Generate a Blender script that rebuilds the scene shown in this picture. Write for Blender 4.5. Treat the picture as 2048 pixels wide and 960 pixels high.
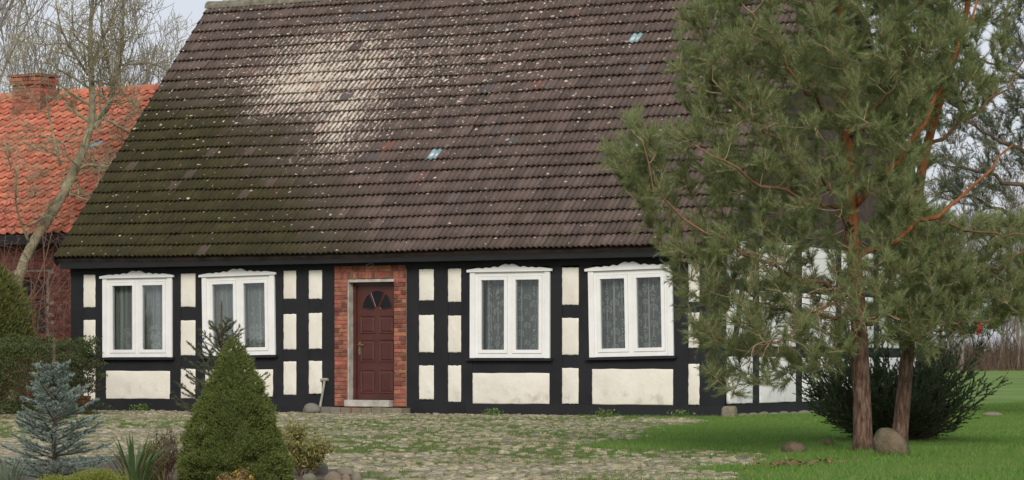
import bpy, math
import numpy as np

# ---------------------------------------------------------------- scene, camera, light
for o in list(bpy.data.objects): bpy.data.objects.remove(o)
S = bpy.context.scene
COL = S.collection
FPX, CX, HY = 5530.0, 1024.0, 726.0            # focal length in photo pixels, centre column, horizon row
TH = math.atan(0.55)
RT = np.array([math.cos(TH), math.sin(TH), 0.0]); FW = np.array([-math.sin(TH), math.cos(TH), 0.0]); UP = np.array([0, 0, 1.0])
CAM = -(RT * (1443 - CX) / 125.3 + FW * FPX / 125.3); CAM[2] = 0.87

cd = bpy.data.cameras.new('camera'); cam = bpy.data.objects.new('camera', cd); COL.objects.link(cam)
cd.sensor_width = 36; cd.lens = 36 * FPX / 2048; cd.shift_y = (HY - 480) / 2048; cd.clip_end = 3000
cam.location = CAM; cam.rotation_euler = (math.pi / 2, 0, TH)
S.camera = cam
S.render.resolution_x = 1024; S.render.resolution_y = 480

SUN_EL, SUN_AZ = math.radians(32), math.radians(150)   # azimuth clockwise from +Y: veiled sun behind the camera
w = bpy.data.worlds.new('World'); S.world = w; w.use_nodes = True
nt = w.node_tree; nt.nodes.clear()
out = nt.nodes.new('ShaderNodeOutputWorld'); bg = nt.nodes.new('ShaderNodeBackground')
sky = nt.nodes.new('ShaderNodeTexSky'); sky.sky_type = 'NISHITA'; sky.sun_disc = False
sky.sun_elevation = SUN_EL; sky.sun_rotation = SUN_AZ; sky.dust_density = 3.0; sky.air_density = 1.2
tc = nt.nodes.new('ShaderNodeTexCoord'); mp = nt.nodes.new('ShaderNodeMapping'); mp.inputs['Scale'].default_value = (1, 1, 2.5)
nz = nt.nodes.new('ShaderNodeTexNoise'); nz.inputs['Scale'].default_value = 2.2; nz.inputs['Detail'].default_value = 5
rp = nt.nodes.new('ShaderNodeValToRGB'); rp.color_ramp.elements[0].position = 0.3; rp.color_ramp.elements[1].position = 0.7
rp.color_ramp.elements[0].color = (0.62, 0.62, 0.62, 1); rp.color_ramp.elements[1].color = (0.93, 0.93, 0.93, 1)
mx = nt.nodes.new('ShaderNodeMix'); mx.data_type = 'RGBA'
mx.inputs['B'].default_value = (8.5, 8.85, 9.8, 1)     # thin overcast veil over the blue
nt.links.new(tc.outputs['Generated'], mp.inputs['Vector']); nt.links.new(mp.outputs['Vector'], nz.inputs['Vector'])
nt.links.new(nz.outputs['Fac'], rp.inputs['Fac']); nt.links.new(rp.outputs['Color'], mx.inputs['Factor'])
nt.links.new(sky.outputs['Color'], mx.inputs['A']); nt.links.new(mx.outputs['Result'], bg.inputs['Color'])
bg.inputs['Strength'].default_value = 0.070
nt.links.new(bg.outputs['Background'], out.inputs['Surface'])

sd = bpy.data.lights.new('sun', 'SUN'); so = bpy.data.objects.new('sun', sd); COL.objects.link(so)
sd.energy = 1.9; sd.angle = math.radians(24); sd.color = (1.0, 0.94, 0.87)
sv = np.array([math.sin(SUN_AZ) * math.cos(SUN_EL), math.cos(SUN_AZ) * math.cos(SUN_EL), math.sin(SUN_EL)])
so.location = (0, -20, 30)
import mathutils
so.rotation_euler = mathutils.Vector(-sv).to_track_quat('-Z', 'Y').to_euler()
S.view_settings.view_transform = 'Standard'; S.view_settings.look = 'None'
S.view_settings.gamma = 1; S.view_settings.use_curve_mapping = False
S.view_settings.exposure = 0.44

# ---------------------------------------------------------------- geometry helpers
rng = np.random.default_rng(7)
def ray(px, py): return RT * (px - CX) / FPX + FW + UP * (HY - py) / FPX
def onY(px, py, Y=0.0): d = ray(px, py); return CAM + d * (Y - CAM[1]) / d[1]
def onX(px, py, X=0.0): d = ray(px, py); return CAM + d * (X - CAM[0]) / d[0]
def onZ(px, py, z=0.0): d = ray(px, py); return CAM + d * (z - CAM[2]) / d[2]
def at(px, py, D): return CAM + ray(px, py) * D
def gdist(py): return CAM[2] * FPX / (py - HY)
def camxz(x, y):
    dx, dy = x - CAM[0], y - CAM[1]
    return dx * RT[0] + dy * RT[1], dx * FW[0] + dy * FW[1]
def ss(a, b, x): t = np.clip((x - a) / (b - a), 0, 1); return t * t * (3 - 2 * t)
def vn(x, y, sc, seed=0):                       # value noise 0..1
    x = np.asarray(x, float) / sc; y = np.asarray(y, float) / sc
    xi, yi = np.floor(x), np.floor(y); fx, fy = x - xi, y - yi
    fx = fx * fx * (3 - 2 * fx); fy = fy * fy * (3 - 2 * fy)
    def h(a, b):
        v = np.sin(a * 127.1 + b * 311.7 + seed * 74.7) * 43758.5453
        return v - np.floor(v)
    return (h(xi, yi) * (1 - fx) + h(xi + 1, yi) * fx) * (1 - fy) + (h(xi, yi + 1) * (1 - fx) + h(xi + 1, yi + 1) * fx) * fy
def gh(x, y):                                   # ground height
    xc, zc = camxz(np.asarray(x, float), np.asarray(y, float))
    h = -0.8 * ss(20, 0, zc) + 0.0092 * np.clip(zc - 50, 0, 72)
    h = h + 0.03 * (vn(x, y, 3.0, 1) - .5) * ss(8, 3, np.abs(y)) * 0 + 0.05 * (vn(x, y, 4.0, 2) - .5) * ss(-1.0, -5.0, y)
    return h
def nrm(v): return v / np.maximum(np.linalg.norm(v, axis=-1, keepdims=True), 1e-9)

class MB:
    def __init__(s): s.V = []; s.F = []; s.n = 0
    def add(s, V, F):
        V = np.asarray(V, float).reshape(-1, 3)
        for f in (F if isinstance(F, list) else [F]):
            s.F.append(np.asarray(f, int) + s.n)
        s.V.append(V); s.n += len(V); return s
    def box(s, a, b, M=None):
        x0, y0, z0 = a; x1, y1, z1 = b
        V = np.array([[x0,y0,z0],[x1,y0,z0],[x1,y1,z0],[x0,y1,z0],[x0,y0,z1],[x1,y0,z1],[x1,y1,z1],[x0,y1,z1]], float)
        if M is not None: V = M(V)
        return s.add(V, [[0,3,2,1],[4,5,6,7],[0,1,5,4],[1,2,6,5],[2,3,7,6],[3,0,4,7]])
    def prism(s, P, y0, y1, M=None):             # polygon of (x,z), extruded from y0 (front) to y1
        P = np.asarray(P, float); n = len(P)
        V = np.concatenate([np.c_[P[:,0], np.full(n, y0), P[:,1]], np.c_[P[:,0], np.full(n, y1), P[:,1]]])
        if M is not None: V = M(V)
        q = np.array([[i, (i+1) % n, n + (i+1) % n, n + i] for i in range(n)])[:, ::-1]
        c0 = V[:n].mean(0); c1 = V[n:].mean(0)
        V = np.concatenate([V, [c0, c1]])
        t0 = np.array([[2*n, i, (i+1) % n] for i in range(n)]); t1 = np.array([[2*n+1, n + (i+1) % n, n + i] for i in range(n)])
        return s.add(V, [q, t0, t1])
    def tube(s, P, R, sides=6):
        V, F = tubes(np.asarray(P, float)[None], np.asarray(R, float)[None], sides, True); return s.add(V, F)
    def build(s, name, m, parent=None, smooth=False):
        return obj(name, mesh(name, np.concatenate(s.V), s.F, m, smooth), parent)

def mesh(name, V, F, m=None, smooth=False):
    V = np.asarray(V, np.float32)
    me = bpy.data.meshes.new(name)
    Fs = [np.asarray(f, np.int32).reshape(-1, np.asarray(f).shape[-1]) for f in (F if isinstance(F, list) else [F])]
    by = {}
    for f in Fs: by.setdefault(f.shape[1], []).append(f)
    Fs = [np.concatenate(v) for v in by.values()]
    li = np.concatenate([f.ravel() for f in Fs]); lt = np.concatenate([np.full(len(f), f.shape[1], np.int32) for f in Fs])
    ls = np.concatenate([[0], np.cumsum(lt)[:-1]]).astype(np.int32)
    me.vertices.add(len(V)); me.vertices.foreach_set('co', V.ravel())
    me.loops.add(len(li)); me.loops.foreach_set('vertex_index', li.astype(np.int32))
    me.polygons.add(len(lt)); me.polygons.foreach_set('loop_start', ls); me.polygons.foreach_set('loop_total', lt)
    me.polygons.foreach_set('use_smooth', np.full(len(lt), bool(smooth)))
    me.update(calc_edges=True); me.validate()
    if m: me.materials.append(m)
    return me
def wloc(o):
    v = mathutils.Vector(o.location)
    while o.parent: o = o.parent; v += o.location
    return v
def obj(name, me, parent=None, loc=(0, 0, 0), rot=None):   # loc in world coordinates
    o = bpy.data.objects.new(name, me); COL.objects.link(o)
    o.location = loc
    if parent is not None:
        o.parent = parent; o.location = mathutils.Vector(loc) - wloc(parent)
    if rot is not None: o.rotation_euler = rot
    return o
def tag(o, label, cat, group=None):
    o['label'] = label; o['category'] = cat
    if group: o['group'] = group
    return o
def thing(name, loc, label, cat, group=None):
    o = bpy.data.objects.new(name, None); COL.objects.link(o); o.location = loc; o.empty_display_size = 0.2
    return tag(o, label, cat, group)
def struct(o): o['kind'] = 'structure'; return o
def stuff(o): o['kind'] = 'stuff'; return o

def tubes(P, R, sides=5, cap=False):             # P (n,k,3), R (n,k)
    n, k, _ = P.shape
    T = nrm(np.gradient(P, axis=1)); m = nrm(P[:, -1] - P[:, 0])
    ref = np.where(np.abs(m[:, 2:3]) < .8, np.array([[0, 0, 1.0]]), np.array([[1.0, 0, 0]]))[:, None, :]
    A = nrm(np.cross(T, ref)); B = np.cross(T, A)
    a = np.arange(sides) * 2 * np.pi / sides
    V = P[:, :, None] + R[:, :, None, None] * (np.cos(a)[None, None, :, None] * A[:, :, None] + np.sin(a)[None, None, :, None] * B[:, :, None])
    i = np.arange(sides); j = (i + 1) % sides
    q = np.stack([i, j, j + sides, i + sides], -1)
    q = (q[None] + (np.arange(k - 1) * sides)[:, None, None]).reshape(-1, 4)
    F = (q[None] + (np.arange(n) * k * sides)[:, None, None]).reshape(-1, 4)
    V = V.reshape(-1, 3)
    if cap and n == 1 and sides > 3:
        c = len(V); V = np.concatenate([V, [P[0, 0], P[0, -1]]])
        t0 = np.stack([np.full(sides, c), j, i], -1); t1 = np.stack([np.full(sides, c + 1), i + (k-1)*sides, j + (k-1)*sides], -1)
        return V, [F, np.concatenate([t0, t1])]
    return V, [F]
def perp(d, g):
    r = g.normal(size=d.shape); return nrm(r - (r * d).sum(-1, keepdims=True) * d)
def needles(B, D, L, W, g):                      # one thin triangle per needle
    B = np.asarray(B); D = nrm(np.asarray(D)); s = perp(D, g) * np.asarray(W).reshape(-1, 1) * .5
    V = np.stack([B - s, B + s, B + D * np.asarray(L).reshape(-1, 1)], 1).reshape(-1, 3)
    return V, np.arange(len(V)).reshape(-1, 3)
def leaves(B, D, N, L, W, fold=.12):             # pointed oval leaf, two quads folded along the rib
    D = nrm(D); Sx = nrm(np.cross(D, N)); Nn = np.cross(Sx, D)
    L = np.asarray(L).reshape(-1, 1); W = np.asarray(W).reshape(-1, 1)
    p0 = B; p1 = B + D * L * .45 + Sx * W * .5 + Nn * W * fold; p2 = B + D * L; p3 = B + D * L * .45 - Sx * W * .5 + Nn * W * fold
    V = np.stack([p0, p1, p2, p3], 1).reshape(-1, 3); i = np.arange(len(B))[:, None] * 4
    return V, np.concatenate([i + [0, 1, 2], i + [0, 2, 3]])
def twig_needles(P, D, L, n, nl, nw, g, a0=.55, a1=1.1, t0=.05, up=0.0):
    """needles round twigs: P (m,3) bases, D (m,3) directions, L (m,) lengths"""
    m = len(P); t = g.uniform(t0, 1, (m, n))
    B = P[:, None] + D[:, None] * (t * L[:, None])[..., None]
    Dn = np.broadcast_to(D[:, None], B.shape); q = perp(Dn, g); q[..., 2] += up; q = nrm(q)
    a = (a1 + (a0 - a1) * t + g.normal(0, .12, t.shape))[..., None]
    N = Dn * np.cos(a) + q * np.sin(a)
    ln = nl * g.uniform(.75, 1.15, t.shape)
    return needles(B.reshape(-1, 3), N.reshape(-1, 3), ln.ravel(), np.full(m * n, nw), g)
def blob(c, r, g, amp=.18, nu=14, nv=9, seed=0, sq=1.0):   # lumpy stone, returns V, F
    u = np.arange(nu) * 2 * np.pi / nu; v = np.linspace(0, np.pi, nv)
    uu, vv = np.meshgrid(u, v); d = np.stack([np.cos(uu) * np.sin(vv), np.sin(uu) * np.sin(vv), np.cos(vv)], -1)
    k = g.normal(size=(7, 3)); ph = g.uniform(0, 6, 7)
    s = 1 + amp * sum(np.sin((d @ (k[i] * (1 + .45 * i))) + ph[i]) / (1 + .5 * i) for i in range(7)) * .6
    d = np.sign(d) * np.abs(d) ** sq
    V = d * s[..., None] * np.asarray(r) + np.asarray(c)
    V = V.reshape(-1, 3); i = np.arange(nu); j = (i + 1) % nu
    F = np.concatenate([np.stack([i + a*nu, i + (a+1)*nu, j + (a+1)*nu, j + a*nu], -1) for a in range(nv - 1)])
    return V, F
def inpoly(x, y, P):
    r = np.zeros(np.shape(x), bool); n = len(P)
    for i in range(n):
        x0, y0 = P[i]; x1, y1 = P[(i + 1) % n]
        c = ((y0 > y) != (y1 > y)) & (x < (x1 - x0) * (y - y0) / (y1 - y0 + 1e-12) + x0); r ^= c
    return r

# ---------------------------------------------------------------- material helpers
class NT:
    def __init__(s, name):
        s.m = bpy.data.materials.new(name); s.m.use_nodes = True; s.t = s.m.node_tree; s.n = s.t.nodes
        s.b = s.n['Principled BSDF']; s._p = None
    def link(s, a, b): s.t.links.new(a, b)
    def put(s, sock, v):
        if hasattr(v, 'is_output'): s.link(v, sock)
        elif isinstance(v, tuple) and len(v) == 3 and sock.type == 'RGBA': sock.default_value = (*v, 1)
        else: sock.default_value = v
    def pos(s):
        if s._p is None: s._p = s.n.new('ShaderNodeNewGeometry')
        return s._p.outputs['Position']
    def island(s): s.pos(); return s._p.outputs['Random Per Island']
    def objrand(s): return s.n.new('ShaderNodeObjectInfo').outputs['Random']
    def xyz(s, v): q = s.n.new('ShaderNodeSeparateXYZ'); s.link(v, q.inputs[0]); return q.outputs
    def comb(s, x, y, z):
        q = s.n.new('ShaderNodeCombineXYZ')
        for i, v in enumerate((x, y, z)): s.put(q.inputs[i], v)
        return q.outputs[0]
    def scale(s, v, k):
        q = s.n.new('ShaderNodeVectorMath'); q.operation = 'MULTIPLY'; s.link(v, q.inputs[0]); q.inputs[1].default_value = k; return q.outputs[0]
    def noise(s, sc, det=4, rough=.55, vec=None):
        q = s.n.new('ShaderNodeTexNoise'); q.inputs['Scale'].default_value = sc; q.inputs['Detail'].default_value = det
        q.inputs['Roughness'].default_value = rough; s.link(vec or s.pos(), q.inputs['Vector']); return q.outputs['Fac']
    def white(s, vec):
        q = s.n.new('ShaderNodeTexWhiteNoise'); s.link(vec, q.inputs['Vector']); return q.outputs['Value']
    def math(s, op, a, b=0.0):
        q = s.n.new('ShaderNodeMath'); q.operation = op; s.put(q.inputs[0], a); s.put(q.inputs[1], b); return q.outputs[0]
    def mr(s, v, a, b, c=0.0, d=1.0, smooth=True):
        q = s.n.new('ShaderNodeMapRange'); q.interpolation_type = 'SMOOTHSTEP' if smooth else 'LINEAR'
        for i, k in enumerate((v, a, b, c, d)): s.put(q.inputs[i], k)
        return q.outputs[0]
    def mix(s, f, a, b):
        q = s.n.new('ShaderNodeMix'); q.data_type = 'RGBA'; s.put(q.inputs['Factor'], f); s.put(q.inputs['A'], a); s.put(q.inputs['B'], b); return q.outputs['Result']
    def ramp(s, f, *st):
        q = s.n.new('ShaderNodeValToRGB'); e = q.color_ramp.elements
        while len(e) < len(st): e.new(.5)
        for k, (p, c) in zip(e, st): k.position = p; k.color = (*c, 1)
        s.put(q.inputs[0], f); return q.outputs[0]
    def bump(s, h, st=.4, dist=.01):
        q = s.n.new('ShaderNodeBump'); q.inputs['Strength'].default_value = st; q.inputs['Distance'].default_value = dist
        s.link(h, q.inputs['Height']); s.link(q.outputs[0], s.b.inputs['Normal'])
    def done(s, col, rough=.8, spec=.3):
        s.put(s.b.inputs['Base Color'], col); s.put(s.b.inputs['Roughness'], rough); s.put(s.b.inputs['Specular IOR Level'], spec); return s.m

def two(name, c1, c2, sc=3, rough=.8, bump=0, bsc=None, det=5, spec=.3, rnd=0.0, dist=.01):
    t = NT(name); f = t.noise(sc, det); c = t.ramp(f, (.35, c1), (.65, c2))
    if rnd:
        r = t.math('FRACT', t.math('ADD', t.island(), t.objrand()))
        c = t.mix(1.0, c, c); hs = t.n.new('ShaderNodeHueSaturation'); t.put(hs.inputs['Value'], t.mr(r, 0, 1, 1 - rnd, 1 + rnd, False))
        t.put(hs.inputs['Hue'], t.mr(t.math('FRACT', t.math('MULTIPLY', r, 7.31)), 0, 1, .5 - rnd * .03, .5 + rnd * .03, False))
        t.link(c, hs.inputs['Color']); c = hs.outputs[0]
    if bump: t.bump(t.noise(bsc or sc * 8, 4), bump, dist)
    return t.done(c, rough, spec)
def leafmat(name, dark, light, old=None, sc=2.0, trans=.25, oldamt=.1, rough=.6, spec=.25, patch=None):
    t = NT(name); r = t.math('FRACT', t.math('ADD', t.island(), t.objrand()))
    c = t.mix(t.mr(r, 0, 1), dark, light)
    c = t.mix(t.mr(t.noise(sc, 3), .3, .7, 0, .75), c, t.mix(.5, dark, light))
    if patch: c = t.mix(t.mr(t.noise(.9, 4, .6), .46, .68, 0, .7), c, patch)
    if old: c = t.mix(t.mr(t.math('FRACT', t.math('MULTIPLY', r, 13.7)), 1 - oldamt, 1 - oldamt + .02), c, old)
    t.done(c, rough, spec)
    tr = t.n.new('ShaderNodeBsdfTranslucent'); t.link(c, tr.inputs['Color'])
    m = t.n.new('ShaderNodeMixShader'); m.inputs[0].default_value = trans
    t.link(t.b.outputs[0], m.inputs[1]); t.link(tr.outputs[0], m.inputs[2]); t.link(m.outputs[0], t.n['Material Output'].inputs[0])
    return t.m

# roof: mauve brown concrete tiles, moss at the lower left, pale lichen high in the middle
EZ, EY, RZ, RY = 2.76, -0.35, 7.90, 4.55
PITCH = math.atan2(RZ - EZ, RY - EY); SL = math.hypot(RZ - EZ, RY - EY)
XL, XR = -13.12, 0.30
NROW = 25; EXPO = SL / NROW; TW = 0.2097; NCOL = int(round((XR - XL) / TW)); TW = (XR - XL) / NCOL
def roofpt(px, py):                              # photo pixel on the front roof slope -> X, slope distance
    d = ray(px, py); n = np.array([0, -math.sin(PITCH), math.cos(PITCH)]); t = ((np.array([0, EY, EZ]) - CAM) @ n) / (d @ n)
    p = CAM + d * t; return p[0], (p[2] - EZ) / math.sin(PITCH)
def roofmat():
    t = NT('roof_tile'); p = t.xyz(t.pos()); u = p[0]; v = t.math('MULTIPLY', t.math('SUBTRACT', p[2], EZ), 1 / math.sin(PITCH))
    uv = t.comb(u, v, 0.0)
    ci = t.math('FLOOR', t.math('MULTIPLY', t.math('SUBTRACT', u, XL), 1 / TW)); ri = t.math('FLOOR', t.math('MULTIPLY', v, 1 / EXPO))
    r1 = t.white(t.comb(ci, ri, 1.0)); r2 = t.white(t.comb(ci, ri, 5.0))
    big = t.noise(.55, 4, .6, uv); mid = t.noise(2.2, 4, .6, uv)
    fine = t.noise(26, 5, .7, uv); streak = t.noise(9, 4, .65, t.scale(uv, (3.2, .8, 1)))
    base = t.ramp(t.math('ADD', t.math('MULTIPLY', r1, .34), t.math('MULTIPLY', fine, .66)), (.2, (.042, .028, .023)), (.5, (.078, .052, .042)), (.8, (.124, .086, .071)))
    red = t.mr(r2, .992, .996); base = t.mix(t.math('MULTIPLY', red, .5), base, (.19, .06, .045))
    gr = t.mr(r2, .0, .03, 1, 0); base = t.mix(t.math('MULTIPLY', gr, .35), base, (.075, .085, .09))
    # moss: below a line falling to the right
    pts = [roofpt(*q) for q in ((330, 190), (480, 215), (640, 430), (760, 505))]
    (ua, va), (ub, vb) = pts[1], pts[2]
    # signed distance to the line through b and the direction of the boundary
    du, dv = ub - ua, vb - va; L = math.hypot(du, dv); nx, ny = -dv / L, du / L
    if nx > 0: nx, ny = -nx, -ny
    sdist = t.math('ADD', t.math('MULTIPLY', t.math('SUBTRACT', u, ua), nx), t.math('MULTIPLY', t.math('SUBTRACT', v, va), ny))
    top = t.math('SUBTRACT', pts[0][1] + .25, v)
    wob = t.math('MULTIPLY', t.math('SUBTRACT', big, .5), 2.6)
    m1 = t.mr(t.math('ADD', sdist, wob), -1.2, 1.1); m2 = t.mr(t.math('ADD', top, t.math('MULTIPLY', wob, .7)), -.7, .9)
    moss = t.math('MULTIPLY', m1, m2)
    m3 = t.math('MULTIPLY', t.mr(v, 1.5, .1, 0, .45), t.mr(mid, .5, .68)); moss = t.math('MAXIMUM', moss, m3)
    moss = t.math('MULTIPLY', moss, t.mr(r1, .965, .98, 1, .55)); 
    mossf = t.math('MULTIPLY', moss, t.mr(t.math('ADD', t.math('MULTIPLY', streak, .6), t.math('MULTIPLY', fine, .4)), .3, .5, .5, 1))
    mc = t.ramp(t.math('ADD', t.math('MULTIPLY', fine, .5), t.math('MULTIPLY', mid, .5)), (.3, (.014, .0125, .005)), (.52, (.034, .031, .009)), (.75, (.068, .066, .016)))
    col = t.mix(t.mr(mossf, 0, 1, 0, .93, False), base, mc)
    # lichen: broad pale patch, with scattered glints painted in as pale specks
    c0 = roofpt(640, 175)
    def blobm(px, py, ru, rv):
        a, b = roofpt(px, py)
        x = t.math('MULTIPLY', t.math('SUBTRACT', u, a), 1 / ru); y = t.math('MULTIPLY', t.math('SUBTRACT', v, b), 1 / rv)
        return t.math('SQRT', t.math('ADD', t.math('MULTIPLY', x, x), t.math('MULTIPLY', y, y)))
    rib = t.math('ABSOLUTE', t.math('SINE', t.math('SUBTRACT', t.math('MULTIPLY', t.math('SUBTRACT', u, XL), 2 * math.pi / TW), .25)))
    d1 = t.math('ADD', blobm(610, 165, 2.0, 1.7), t.math('MULTIPLY', t.math('SUBTRACT', mid, .5), .9))
    d2 = t.math('ADD', blobm(670, 255, 1.15, 1.9), t.math('MULTIPLY', t.math('SUBTRACT', mid, .5), .9))
    d3 = t.math('ADD', blobm(830, 120, 5.2, 3.3), t.math('MULTIPLY', t.math('SUBTRACT', big, .5), 1.2))
    core = t.math('MAXIMUM', t.mr(d1, .0, 1.3, 1, 0, False), t.mr(d2, .0, 1.25, .9, 0, False)); halo = t.mr(d3, .1, 1.4, 1, 0, False)
    dens = t.math('ADD', t.math('MULTIPLY', core, .158), t.math('MULTIPLY', halo, .135))
    dens = t.math('MULTIPLY', dens, t.mr(r2, .02, .03, .3, 1)); dens = t.math('SUBTRACT', dens, t.math('MULTIPLY', moss, .09))
    dens = t.math('ADD', dens, t.mr(rib, 0, .85, -.10, .02, False))
    fine2 = t.noise(44, 4, .7, t.scale(uv, (1.0, .75, 1)))
    sp = t.math('ADD', t.math('MULTIPLY', streak, .42), t.math('MULTIPLY', fine2, .58))
    thr = t.math('SUBTRACT', .685, dens); lich_glint = t.mr(sp, t.math('SUBTRACT', thr, .02), t.math('ADD', thr, .04))
    sp2 = t.noise(13, 2, .5, uv); thr2 = t.math('SUBTRACT', .703, t.math('ADD', t.math('MULTIPLY', t.mr(v, 0, 7, 0, 1, False), .03), t.math('MULTIPLY', halo, .05)))
    lich_glint = t.math('MAXIMUM', lich_glint, t.mr(sp2, thr2, t.math('ADD', thr2, .025)))
    lc = t.mix(t.noise(5, 3, .5, uv), (.42, .36, .29), (.66, .59, .49)); lc = t.mix(t.mr(r1, .9, 1, 0, .35), lc, (.42, .22, .18))
    col = t.mix(t.math('MULTIPLY', lich_glint, .92), col, lc)
    t.bump(fine, .5, .008)
    return t.done(col, t.mr(mossf, 0, 1, .62, .95), .35)

M = {}
M['tile'] = roofmat()
M['ridge'] = two('ridge_mortar', (.10, .095, .065), (.23, .21, .16), 9, .95, .6)
M['glass_tile'] = two('glass_tile', (.15, .22, .24), (.25, .34, .36), 6, .25, spec=.6)
M['black'] = two('black_timber', (.0065, .0072, .0092), (.0135, .0142, .017), 2.2, .72, .35, 40, spec=.35, rnd=.22)
def plaster(name, a, b):
    t = NT(name); f = t.noise(1.6, 6, .6); g2 = t.noise(9, 5, .65)
    c = t.ramp(f, (.3, a), (.7, b)); c = t.mix(t.mr(g2, .60, .80, 0, .35), c, (a[0] * .62, a[1] * .60, a[2] * .56))
    z = t.xyz(t.pos())[2]
    dirt = t.math('MULTIPLY', t.mr(z, .62, .22, 0, .55), t.mr(t.noise(5, 4), .48, .72)); c = t.mix(dirt, c, (.36, .33, .27))
    t.bump(t.math('ADD', f, t.math('MULTIPLY', g2, .35)), .55, .03); return t.done(c, .9, .2)
M['plaster'] = plaster('cream_plaster', (.66, .62, .53), (.76, .73, .64))
M['white_plaster'] = plaster('white_plaster', (.74, .74, .72), (.82, .82, .80))
M['white_paint'] = two('white_frame', (.74, .735, .71), (.80, .80, .78), 4, .42, .06, 30, spec=.45)
def blackwood():
    t = NT('worn_black_timber'); r = t.math('FRACT', t.math('ADD', t.island(), t.objrand())); f = t.noise(2.2, 5); gr_ = t.noise(16, 5, .7, t.scale(t.pos(), (2.2, 2.2, .5)))
    c = t.ramp(f, (.35, (.0062, .0068, .0088)), (.65, (.0130, .0136, .0165))); c = t.mix(t.mr(r, 0, 1, 0, .5), c, (.016, .0165, .019)); c = t.mix(t.mr(gr_, .60, .78, 0, .45), c, (.034, .031, .031)); c = t.mix(t.mr(t.noise(3.5, 5, .7), .66, .76, 0, .5), c, (.040, .022, .020))
    t.bump(gr_, .5, .012); return t.done(c, .72, .35)
M['black'] = blackwood()
M['bark_limb'] = two('pine_limb_bark', (.12, .062, .034), (.22, .125, .072), 9, .9, .5, 50)
M['brick'] = two('red_brick', (.185, .060, .038), (.305, .110, .070), 7, .88, .5, 45, rnd=.42, dist=.006)
M['mortar'] = two('grey_mortar', (.16, .135, .11), (.29, .255, .21), 8, .95, .5, 50)
M['concrete'] = two('weathered_concrete', (.30, .28, .24), (.50, .475, .42), 6, .92, .4, 40)
M['door'] = two('maroon_door', (.060, .0165, .0125), (.080, .0235, .0175), 3, .38, .1, 50, spec=.45)
M['brass'] = two('dull_brass', (.20, .15, .08), (.34, .27, .15), 20, .4, spec=.6); M['brass'].node_tree.nodes['Principled BSDF'].inputs['Metallic'].default_value = .7
M['dark'] = two('dark_room', (.03, .028, .026), (.045, .042, .04), 1, .95)  # shade of the unlit room put into the colour
M['darkglass'] = two('dark_glass', (.006, .006, .007), (.011, .011, .012), 2, .12, spec=.22)
def glassmat():
    t = NT('window_glass'); t.n.remove(t.b)
    tr = t.n.new('ShaderNodeBsdfTransparent'); tr.inputs[0].default_value = (.86, .89, .88, 1)
    gl = t.n.new('ShaderNodeBsdfGlossy'); gl.inputs['Roughness'].default_value = .01; gl.inputs['Color'].default_value = (1, 1, 1, 1)
    fr = t.n.new('ShaderNodeFresnel'); fr.inputs[0].default_value = 1.5
    m = t.n.new('ShaderNodeMixShader'); t.link(fr.outputs[0], m.inputs[0]); t.link(tr.outputs[0], m.inputs[1]); t.link(gl.outputs[0], m.inputs[2])
    t.link(m.outputs[0], t.n['Material Output'].inputs[0]); return t.m
M['glass'] = glassmat()
def sheer(name, col, op):
    t = NT(name); c = t.n.new('ShaderNodeBsdfDiffuse'); c.inputs[0].default_value = (*col, 1); tr2 = t.n.new('ShaderNodeBsdfTranslucent'); tr2.inputs[0].default_value = (*col, 1)
    a = t.n.new('ShaderNodeMixShader'); a.inputs[0].default_value = .3; t.link(c.outputs[0], a.inputs[1]); t.link(tr2.outputs[0], a.inputs[2])
    tr = t.n.new('ShaderNodeBsdfTransparent'); m = t.n.new('ShaderNodeMixShader')
    w_ = t.noise(160, 2); f = t.mr(w_, .3, .7, op * .7, min(1, op * 1.3)); t.link(f, m.inputs[0])
    t.link(tr.outputs[0], m.inputs[1]); t.link(a.outputs[0], m.inputs[2]); t.link(m.outputs[0], t.n['Material Output'].inputs[0]); t.n.remove(t.b); return t.m
M['net'] = sheer('net_curtain', (.70, .71, .67), .44)
M['net_pale'] = sheer('pale_net_curtain', (.80, .82, .81), .62)
M['lace'] = sheer('lace_and_folds', (.86, .87, .84), .95)
M['pantile'] = two('orange_pantile', (.38, .112, .064), (.52, .178, .110), 5, .8, .3, 40, rnd=.22)
M['oldbrick'] = two('dark_red_brick', (.095, .032, .025), (.175, .058, .042), 5, .9, .4, 40, rnd=.38)
M['brownwood'] = two('brown_window_wood', (.13, .045, .025), (.20, .075, .04), 8, .7)
M['boards'] = two('brown_gable_board', (.045, .030, .026), (.085, .058, .05), 4, .85, .3, 30, rnd=.2)
M['bark_pine'] = None
def pinebark():
    t = NT('pine_bark'); p = t.xyz(t.pos()); v = t.scale(t.pos(), (1, 1, .22)); f = t.noise(34, 5, .65, v)
    low = t.ramp(f, (.34, (.045, .027, .020)), (.5, (.12, .072, .050)), (.68, (.24, .16, .12)))
    hi = t.ramp(f, (.3, (.16, .055, .022)), (.65, (.34, .135, .055)))
    c = t.mix(t.mr(t.math('ADD', p[2], t.noise(3, 2)), 1.5, 2.7), low, hi); t.bump(f, .9, .03); return t.done(c, .9, .2)
M['bark_pine'] = pinebark()
M['bark_twig'] = two('pine_twig', (.20, .135, .085), (.36, .26, .17), 9, .9)
M['bark_walnut'] = two('lichen_bark', (.17, .15, .095), (.34, .31, .20), 6, .92, .6, 40)
M['bark_grey'] = two('grey_twig_bark', (.135, .118, .10), (.25, .22, .19), 3, .92)
M['bark_red'] = two('reddish_twig', (.11, .055, .045), (.19, .10, .075), 6, .9)
M['bark_brown'] = two('brown_stem', (.07, .045, .03), (.13, .09, .06), 12, .9)
M['pine'] = leafmat('pine_needle', (.165, .222, .084), (.315, .378, .155), (.38, .32, .16), 2.2, .5, .03, .42, .5)
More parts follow.
